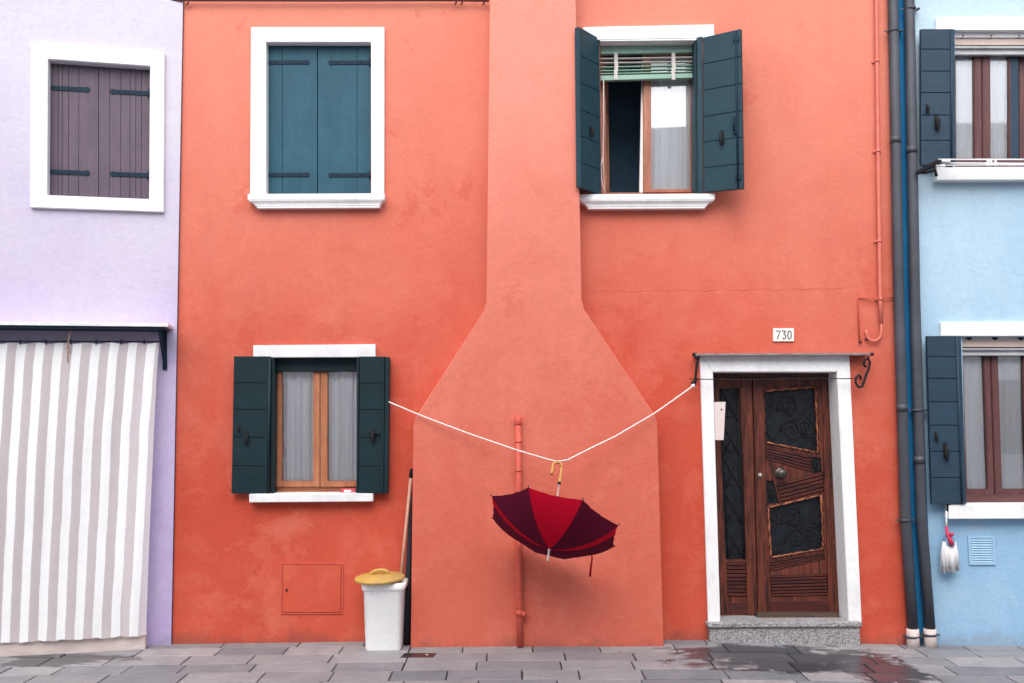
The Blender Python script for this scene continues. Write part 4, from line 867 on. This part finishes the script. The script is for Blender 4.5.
# white rail over the upper blue window opening
W5 = [o for o in C.objects if o.get('label', '').startswith('upper window with one open slate')][0]
mb = MB(); mb.px(FR, [(955, 29), (1090, 29), (1090, 37.3), (955, 37.3)], -.02, -.12, 0, .003); mb.build('blind_cover', M['whitestone'], W5)
mb = MB(); mb.px(FR, [(1010, 54), (1018.5, 54), (1019, 160), (1011, 160)], -.10, -.19, 0, .004); mb.build('dark_post', M['slate'], W5)
mb = MB(); mb.ring(FR, FR.q([(1019, 53), (1075, 53), (1075, 160), (1019.5, 160)], -.14), FR.q([(1028, 60), (1066, 60), (1066, 155), (1028, 155)], -.14), -.14, -.2); mb.build('casement', M['woodb'], W5, .004)
mb = MB(); mb.px(FR, [(1027, 59), (1067, 59), (1067, 156), (1027, 156)], -.16, -.165); mb.build('pane', M['glass'], W5)
for pp, lb, sd in (([(953, 50), (978, 50), (978, 162), (953, 162)], 'white curtain behind the left pane of the upper blue house window', 5), ([(984, 50), (1010, 50), (1010, 162), (984, 162)], 'white curtain behind the right pane of the upper blue house window', 6),
                   ([(958, 350), (991, 350), (991, 495), (958, 495)], 'white curtain behind the left pane of the lower blue house window', 7), ([(994, 350), (1032, 350), (1034, 495), (994, 495)], 'white curtain behind the right pane of the lower blue house window', 8)):
    tag(sheet(FR, FR.q(pp, -.14), -.14, .005, 3.2, M['sheer'], 'net_curtain', seed=sd), lb, 'curtain', 'net curtains behind the windows')
# vent
VT = thing('vent', P3(982, 565, .01), 'x', 'x'); del VT['category']; VT.parent = BH; VT.location = WL[VT.name]-WL[BH.name]; lab(VT, 'small square louvred vent below the lower window')
q = FR.q([(968, 536.5), (994.5, 536.5), (996, 565), (969.5, 565)], .014); mb = MB(); mb.ring(FR, q, inset(q, .018), .014, -.002); mb.build('frame', M['ventblue'], VT, .002)
qi = inset(q, .018)
for k in range(10):
    mb = MB(); a, b = qpt(qi, 0, (k+.1)/10), qpt(qi, 1, (k+.1)/10); c_, d_ = qpt(qi, 1, (k+.85)/10), qpt(qi, 0, (k+.85)/10)
    v = [mb.bm.verts.new(p) for p in (FR.w(*a, .002), FR.w(*b, .002), FR.w(*c_, .011), FR.w(*d_, .011), FR.w(*a, .005), FR.w(*b, .005), FR.w(*c_, .014), FR.w(*d_, .014))]; bmesh.ops.convex_hull(mb.bm, input=v); mb.build('louvre', M['ventblue'], VT)
# drying rack folded on the upper sill
DK = thing('drying_rack', P3(940, 172, .12), 'black and white clothes drying rack on the upper blue house window sill', 'drying rack')
mb = MB(); bar(mb, FR, P3(917.5, 173, .12), P3(940, 161, .30), .03, .03); bar(mb, FR, P3(932, 166, .12), P3(955, 158.5, .2), .022, .022); mb.build('arm', M['iron'], DK)
mb = MB(); mb.tube([P3(917, 172.5, .12), P3(926, 172.5, .13), P3(935, 170, .15), P3(936.5, 176, .13)], .013, 8); mb.build('bracket', M['iron'], DK)
for y0_, y1_, o in ((159.5, 159.5, .22), (163, 164, .25)):
    mb = MB(); mb.tube([P3(938, y0_, o), P3(1085, y1_, o)], .006, 8); mb.build('rail', M['white'], DK)
mb = MB(); mb.tube([P3(936, 165.3, .26), P3(1085, 164.8, .26)], .005, 8); mb.build('rail', M['white'], DK)
for y0_, x0_ in ((160.8, 941), (165.5, 936)):
    mb = MB(); mb.tube([P3(x0_, y0_, .27), P3(x0_+9, y0_+.5, .27)], .012, 10); mb.build('roller', M['white'], DK)
for xx in (988, 991, 995.5):
    t = thing('clothes_peg', P3(xx, 165, .25), {988: 'leftmost of three white clothes pegs on the drying rack rail', 991: 'middle one of three white clothes pegs on the drying rack rail', 995.5: 'rightmost of three white clothes pegs on the drying rack rail'}[xx], 'clothes peg', 'clothes pegs on the drying rack')
    for sg in (-1, 1):
        mb = MB(); p = P3(xx, 162.5, .25); bar(mb, FR, p+Vector((0, -.008*sg, .030)), p+Vector((0, -.004*sg, -.030)), .013, .006); mb.build('jaw', M['white'], t)
# mop head hanging below the lower shutter
MP = thing('mop', P3(949, 572, .08), 'small white strand mop with a pink red grip hanging beside the blue vent', 'mop')
mb = MB(); mb.tube([P3(947.5, 503, .07), P3(948, 508, .075), P3(946.5, 512, .075), P3(949.5, 510, .075), P3(948, 505, .07)], .008, 8); mb.build('hook', M['iron'], MP)
mb = MB(); mb.tube([P3(946.5, 511, .075), P3(946.3, 528, .075)], .008, 8); mb.build('handle', M['white'], MP)
mb = MB(); mb.tube([P3(946.3, 527, .078), P3(947.5, 534, .10), P3(949.5, 538, .115), P3(952, 545, .125)], .014, 8, rs=[.012, .015, .016, .02]); mb.lathe(P3(950, 535, .12), (.7, -.4, .3), [(0, .016), (.03, .01)], 8); mb.build('grip', M['mopred'], MP)
mb = MB(); c_ = P3(948.6, 533, .07); mb.lathe(c_, (0, 0, -1), [(0, .012), (.03, .04), (.07, .046), (.10, .048), (.11, .04)], 16); mb.build('head', M['mopblue'], MP)
mb = MB(); rnd = random.Random(5)
for k in range(26):
    a = k/26*6.283; ct = P3(949, 541.5, .07); rr = .042; c0 = ct+Vector((math.cos(a)*rr, math.sin(a)*rr*.7, 0)); L = rnd.uniform(.18, .25)
    mb.tube([c0, c0+Vector((math.cos(a)*.016, math.sin(a)*.012, -L*.5)), c0+Vector((math.cos(a)*.024+rnd.uniform(-.006, .006), math.sin(a)*.012, -L))], .012, 7, rs=[.010, .013, .009])
for k in range(8):
    a = k/8*6.283; ct = P3(949, 542, .07); c0 = ct+Vector((math.cos(a)*.028, math.sin(a)*.02, 0)); mb.tube([c0, c0+Vector((0, 0, -.235))], .014, 7)
mb.build('strands', M['mopwhite'], MP)

# ================================================================== downpipes
def downpipe(xs_, label, r=.043):
    po = .055; t = thing('downpipe', P3(xs_[-1][0], 646, po), label, 'downpipe', 'grey downpipes between the orange and the blue house')
    pts = [P3(x, y_, po) for x, y_ in xs_[:-1]]
    for (a, b) in zip(pts, pts[1:]): pass
    mb = MB(); dn = P3(xs_[-1][0], 630, po); mb.tube(pts+[dn], r, 20); mb.build('pipe', M['pipe'], t)
    mb = MB(); mb.tube([P3(xs_[-1][0]-.2, 628.5, po), P3(xs_[-1][0]-.1, 634, po), P3(xs_[-1][0]+.5, 648.5, po+.02)], .05, 20, rs=[.048, .050, .048]); mb.build('foot', M['pipeb'], t)
    return t, po
PA, po = downpipe([(891.5, -60), (893, 0), (898.7, 300), (905.5, 520), (912.8, 640)], 'left one of the two grey downpipes, against the orange wall')
PB, po = downpipe([(907.5, -60), (909.2, 0), (914.8, 300), (921.5, 520), (930, 640)], 'right one of the two grey downpipes, against the blue wall')
for t, lst in ((PA, ((893.3, 30), (904.6, 519), (912, 635.5))), (PB, ((910, 8), (917.3, 409), (929.3, 633.5)))):
    for xx, yy in lst:
        p = P3(xx, yy, po); mb = MB(); mb.tube([p, p-Vector((0, 0, .018))], .049 if yy < 600 else .056, 20); mb.box(FR, p.x-.075, p.x+.075, p.z-.014, p.z-.004, po+.004, po-.004); mb.lathe(p+Vector((.07, -.0, -.009)), FR.n, [(-.05, .006), (.015, .009), (.02, .003)], 8)
        mb.build('clamp', M['pipe'], t)
for t, lst in ((PA, ((895.5, 140), (901.8, 408))), (PB, ((911.8, 150), (919.3, 460)))):
    for xx, yy in lst:
        p = P3(xx, yy, po); mb = MB(); mb.tube([p+Vector((0, 0, .03)), p-Vector((0, 0, .03))], .0455, 20); mb.build('joint', M['pipe'], t)

# ================================================================== clothes line and umbrella
HOLD = (561.0, 460.5)
r0 = [(389, 402, .18), (415, 413, .25), (430, 419, .265), (470, 434, .30), (515, 449.5, .38), (545, 458.5, .43), (556, 461.3, .445), (561, 461, .45), (568, 459.8, .445), (590, 448.5, .38), (615, 436.5, .33), (655, 413, .27), (680, 395.3, .21), (693.5, 385.5, .165)]
mb = MB(); mb.tube([P3(*p) for p in r0], .0056, 8); cl = mb.build('clothes_line', M['rope']); tag(cl, 'white rope strung from the green shutter to the door bracket across the chimney', 'clothes line')
mb = MB(); mb.lathe(P3(693.5, 385.5, .165), (-.6, 0, -.5), [(-.012, .008), (0, .016), (.014, .014), (.022, .004)], 10); o = mb.build('knot', M['rope'], cl)
# umbrella: axis leans away from the viewer at its open end
Rm = .508
APEX = P3(549.3, 549.5, .84); up = Vector((.19, .0, 1)); tilt = R(30)
axis = Vector((math.sin(R(11))*math.cos(tilt), math.sin(tilt), math.cos(R(11))*math.cos(tilt))).normalized()     # from ferrule to handle
ex = Vector((1, 0, 0)); ex = (ex-axis*ex.dot(axis)).normalized(); ey = axis.cross(ex)      # ey points away from the viewer
if ey.y > 0: nearv = -ey
else: nearv = ey
DEP = .222
UM = thing('umbrella', P3(560, 462, .45), 'open red and burgundy umbrella hanging upside down by its hooked handle from the rope', 'umbrella')
exr = ex*math.cos(R(5))-axis*math.sin(R(5))
def rimdir(a): return nearv*math.cos(a)+exr*math.sin(a)
def rib_pt(a, s, r=1.0):                              # s 0 at the apex, 1 at the tip
    rad = Rm*math.sin(s*R(50))/math.sin(R(50)); h = DEP*(1-math.cos(s*R(50)))/(1-math.cos(R(50)))
    return APEX+axis*h+rimdir(a)*rad*r
angs = [R(22.5+45*k) for k in range(8)]
def panel(a0, a1, mats, name, sag=.055, strip=None):
    m = MB(); ns, nw = 16, 12; g = []
    for i in range(ns+1):
        s = i/ns; s = max(s, .02); row = []
        p0, p1 = rib_pt(a0, s), rib_pt(a1, s)
        for j in range(nw+1):
            t = j/nw; p = p0.lerp(p1, t); arch = 4*t*(1-t)
            inn = (APEX+axis*DEP-p); p = p+inn*(.10*arch*s*s)*.12          # cloth pulled in between the ribs
            p = p+inn*(.0045*math.sin(t*math.pi*7+a0*3)*s*s+.003*math.sin(t*math.pi*12+s*5+a0))*arch**.5*1.6
            if s > .75: p = p-(axis*.012+rimdir((a0+a1)/2)*.006)*arch*((s-.75)/.25)**2
            row.append(m.bm.verts.new(p))
        g.append(row)
    for i in range(ns):
        for j in range(nw):
            f = m.bm.faces.new((g[i][j], g[i][j+1], g[i+1][j+1], g[i+1][j])); f.smooth = True
            if strip is not None:
                lo_, hi_ = strip; t = (j+.5)/nw; f.material_index = 1 if lo_ <= t <= hi_ else 0
    return m.build(name, mats, UM)
# near panel lies between -22.5 and +22.5 degrees
def pan(k, mats, strip=None): return panel(R(-22.5+45*k), R(22.5+45*k), mats, 'canopy_panel', strip=strip)
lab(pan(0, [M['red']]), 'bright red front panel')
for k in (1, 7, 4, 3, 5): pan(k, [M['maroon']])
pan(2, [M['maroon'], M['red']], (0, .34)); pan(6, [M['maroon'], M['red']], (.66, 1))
for k in range(8):
    a = R(22.5+45*k); m = MB(); m.tube([rib_pt(a, s/8, .985)+axis*.006 for s in range(0, 9)], .0032, 6); m.build('rib', M['steel'], UM)
    m = MB(); tp = rib_pt(a, 1.0); m.tube([tp-axis*.002, tp+(rib_pt(a, 1)-rib_pt(a, .93)).normalized()*.014], .0045, 6); m.build('rib_tip', M['iron'], UM)
    m = MB(); m.tube([APEX+axis*.30, rib_pt(a, .5, .97)+axis*.008], .0028, 6); m.build('stretcher', M['steel'], UM)
HL = .70
m = MB(); m.tube([APEX-axis*.01, APEX+axis*(HL-.02)], .0065, 10); m.build('shaft', M['steel'], UM)
m = MB(); m.lathe(APEX, -axis, [(-.01, .012), (.004, .013), (.01, .008), (.085, .0075), (.092, .003)], 14); m.build('ferrule', M['steel'], UM)
m = MB(); m.lathe(APEX+axis*.27, axis, [(0, .013), (.05, .013), (.055, .008)], 12); m.build('runner', M['iron'], UM)
# cane handle: straight grip, then a crook over the rope to the left
hb = APEX+axis*(HL-.16); hand = [hb+axis*(k*.02) for k in range(8)]
top = APEX+axis*(HL-.02); side = (Vector((-1, 0, 0))-axis*Vector((-1, 0, 0)).dot(axis)).normalized(); side = (side*1.0+Vector((0, -.35, 0))).normalized()
cr = [top+side*(.036*(1-math.cos(a)))+axis*(.036*math.sin(a)) for a in [R(x) for x in range(0, 181, 20)]]
cr += [top+side*.072-axis*x for x in (.02, .05, .075)]
m = MB(); n_ = len(hand)+len(cr); m.tube(hand+cr, .0115, 12); m.build('handle', M['cane'], UM)
m = MB(); m.lathe(hb-axis*.012, axis, [(0, .009), (.004, .0125), (.02, .0125), (.024, .009)], 12); m.build('ring', M['iron'], UM)
m = MB(); sp_ = rib_pt(R(125), .70); m.tube([P3(591.8, 550, .45), P3(592, 560, .455), P3(590.6, 570, .455), P3(590, 576.5, .455)], .007, 6, rs=[.005, .006, .0075, .009]); m.build('strap', M['red'], UM)

# ================================================================== bin, broom, pole, drain plate
BN = thing('rubbish_bin', P3(383, 652, .34), 'white plastic rubbish bin with a mustard yellow lid standing left of the chimney', 'bin')
fo = .36; zt = FR.at(383, 583.5, fo)[1]; gzb = gz(-1.1)+.002
uL = FR.at(360.6, 585, fo)[0]; uR = FR.at(404.5, 585, fo)[0]; bL = FR.at(364.5, 651, fo)[0]; bR = FR.at(400, 651, fo)[0]
def rrect(cx, cy, w, d, r, n=5):
    pts = []
    for sx, sy, a0 in ((1, 1, 0), (-1, 1, 90), (-1, -1, 180), (1, -1, 270)):
        for k in range(n+1):
            a = R(a0+90*k/n); pts.append((cx+sx*(w/2-r)+r*math.cos(a), cy+sy*(d/2-r)+r*math.sin(a)))
    return pts
def loft(m, secs, closed_top=False):
    rg = [[m.bm.verts.new((x, y_, z)) for x, y_ in rrect(cx, cy, w, d, r)] for cx, cy, w, d, r, z in secs]; n = len(rg[0])
    for A_, B_ in zip(rg, rg[1:]):
        for k in range(n): m.bm.faces.new((A_[k], A_[(k+1) % n], B_[(k+1) % n], B_[k])).smooth = True
    m.bm.faces.new(rg[0][::-1]); m.bm.faces.new(rg[-1])
cx0, cx1 = (bL+bR)/2, (uL+uR)/2; wb, wt = bR-bL, uR-uL; dpb, dpt_ = .26, .30; yf = -fo
m = MB(); H = zt-gzb
loft(m, [(cx0, yf+.15, wb-.012, dpb-.012, .03, gzb), (cx0, yf+.15, wb, dpb, .035, gzb+.012), (cx1, yf+.15, wt-.03, dpt_-.03, .04, zt-.05), (cx1, yf+.15, wt-.028, dpt_-.028, .04, zt-.049)]); m.build('body', M['bin'], BN)
m = MB(); loft(m, [(cx1, yf+.15, wt-.012, dpt_-.012, .045, zt-.056), (cx1, yf+.15, wt, dpt_, .05, zt-.05), (cx1, yf+.15, wt+.006, dpt_, .05, zt-.008), (cx1, yf+.15, wt-.01, dpt_-.01, .05, zt), (cx1, yf+.15, wt-.03, dpt_-.03, .045, zt-.004), (cx1, yf+.15, wt-.04, dpt_-.04, .04, zt-.03)]); m.build('rim', M['bin'], BN)
lc = Vector((FR.at(380, 579, fo-.15)[0], yf+.13, zt+.028)); la = Vector((-.035, -.05, 1)).normalized()
m = MB(); m.lathe(lc, la, [(-.022, .180), (-.018, .196), (-.004, .199), (.004, .194), (.010, .180), (.012, .15), (.020, .145), (.024, .05), (.025, .002)], 40)
for v in m.bm.verts: pass
LD = m.build('lid', M['lid'], BN)
m = MB(); hx = Vector((1, 0, .07)).normalized(); hc = lc+la*.02
m.tube([hc+hx*(-.068)]+[hc+hx*(-.064*math.cos(R(a)))+la*(.034*math.sin(R(a))**.6) for a in range(10, 171, 16)]+[hc+hx*.068], .014, 10); h = m.build('handle', M['lid'], LD)
h.location = WL[h.name]-WL[LD.name]
BR = thing('broom', P3(402, 648, .10), 'broom with a pale wooden stick leaning in the corner behind the white bin', 'broom')
A = P3(411.3, 474, .045); B = P3(401.4, 573, .085); d = (B-A); C_ = A+d*((A.z-gz(-1)-.14)/(A.z-B.z))
m = MB(); m.tube([A, C_], .0135, 12); m.build('stick', M['stick'], BR)
m = MB(); m.tube([A-d.normalized()*.045, A-d.normalized()*.035, A+d.normalized()*.03], .016, 12, rs=[.010, .0165, .0165]); m.build('grip', M['iron'], BR)
m = MB(); zz = gz(-1); m.prism(FR, [(C_.x-.09, zz+.11), (C_.x+.03, zz+.11), (C_.x+.03, zz+.15), (C_.x-.09, zz+.15)], -C_.y+.02, -C_.y-.02, 0, .008); m.prism(FR, [(C_.x-.12, zz+.002), (C_.x+.04, zz+.002), (C_.x+.03, zz+.11), (C_.x-.09, zz+.11)], -C_.y+.025, -C_.y-.025, 0, .004); m.build('brush', M['navy'], BR)
t = thing('covered_pole', P3(406, 645, .13), 'narrow dark navy pole standing in the corner between the white bin and the chimney', 'pole')
m = MB(); m.tube([P3(411.2, 488, .03), P3(410.5, 510, .045), P3(409, 560, .075), P3(407.6, 600, .10), P3(406.8, 643.5, .12)], .03, 12, rs=[.008, .012, .022, .030, .034]); m.build('sleeve', M['navy'], t)
m = MB(); m.tube([P3(411.6, 480, .025), P3(411.2, 489, .03)], .007, 8); m.build('tip', M['iron'], t)
DP = thing('drain_cover', (0, 0, 0), 'flat dark metal drain plate in the paving in front of the bin and chimney', 'drain cover')
def gp(px, py): d = ray(px, py); k = (gz(-.8)-CAM.z)/d.z; return CAM+d*k
c = [gp(405, 653.6), gp(437, 653.6), gp(433, 658.2), gp(400, 658.2)]; DP.location = c[3]; WL[DP.name] = c[3].copy()
m = MB(); v = [m.bm.verts.new(p+Vector((0, 0, .0055))) for p in c]; v2 = [m.bm.verts.new(p-Vector((0, 0, .02))) for p in c]
m.bm.faces.new(v)
for i in range(4): m.bm.faces.new((v[i], v[(i+1) % 4], v2[(i+1) % 4], v2[i]))
m.build('plate', M['plate'], DP)
m = MB(); p = gp(427, 655.5); m.lathe(p+Vector((0, 0, .004)), (0, 0, 1), [(0, .012), (.006, .010), (.007, .002)], 8); m.build('bolt', M['steel'], DP)

# ================================================================== houses across the street (seen in the glass, they shade the lower walls)
OP = thing('facing_house', (0, -10.6, 0), 'pale house across the street mirrored faintly in the window panes', 'house')
PO = Pl(0, -10.6, math.pi)        # faces back towards the photographed houses
m = MB(); hs_ = []
for k in range(-5, 6):
    for z in (1.0, 3.8): hs_.append([(k*2.4-.5, z), (k*2.4+.5, z), (k*2.4+.5, z+1.4), (k*2.4-.5, z+1.4)])
facade(PO, [(-14, -.4), (14, -.4), (14, 7.4), (-14, 7.4)], hs_, 0, 0, m, .3)
PS = PO; c = [(-14, 0), (14, 0), (14, -5), (-14, -5)]
for i in (1, 2, 3):
    a, b = c[i], c[(i+1) % 4]; m.bm.faces.new([m.bm.verts.new(PO.w(x[0], z, x[1])) for x, z in ((a, -.4), (b, -.4), (b, 7.4), (a, 7.4))]).material_index = 1
m.bm.faces.new([m.bm.verts.new(PO.w(x[0], 7.4, x[1])) for x in c]).material_index = 2
m.build('wall', [M['oppo'], M['darkroom'], M['rooftile']], OP)
for h in hs_:
    m = MB(); o2 = [(h[3][0]-.1, h[3][1]+.1), (h[2][0]+.1, h[2][1]+.1), (h[1][0]+.1, h[1][1]-.1), (h[0][0]-.1, h[0][1]-.1)]
    m.ring(PO, o2, [h[3], h[2], h[1], h[0]], .03, -.05); m.build('window_frame', M['white'], OP)
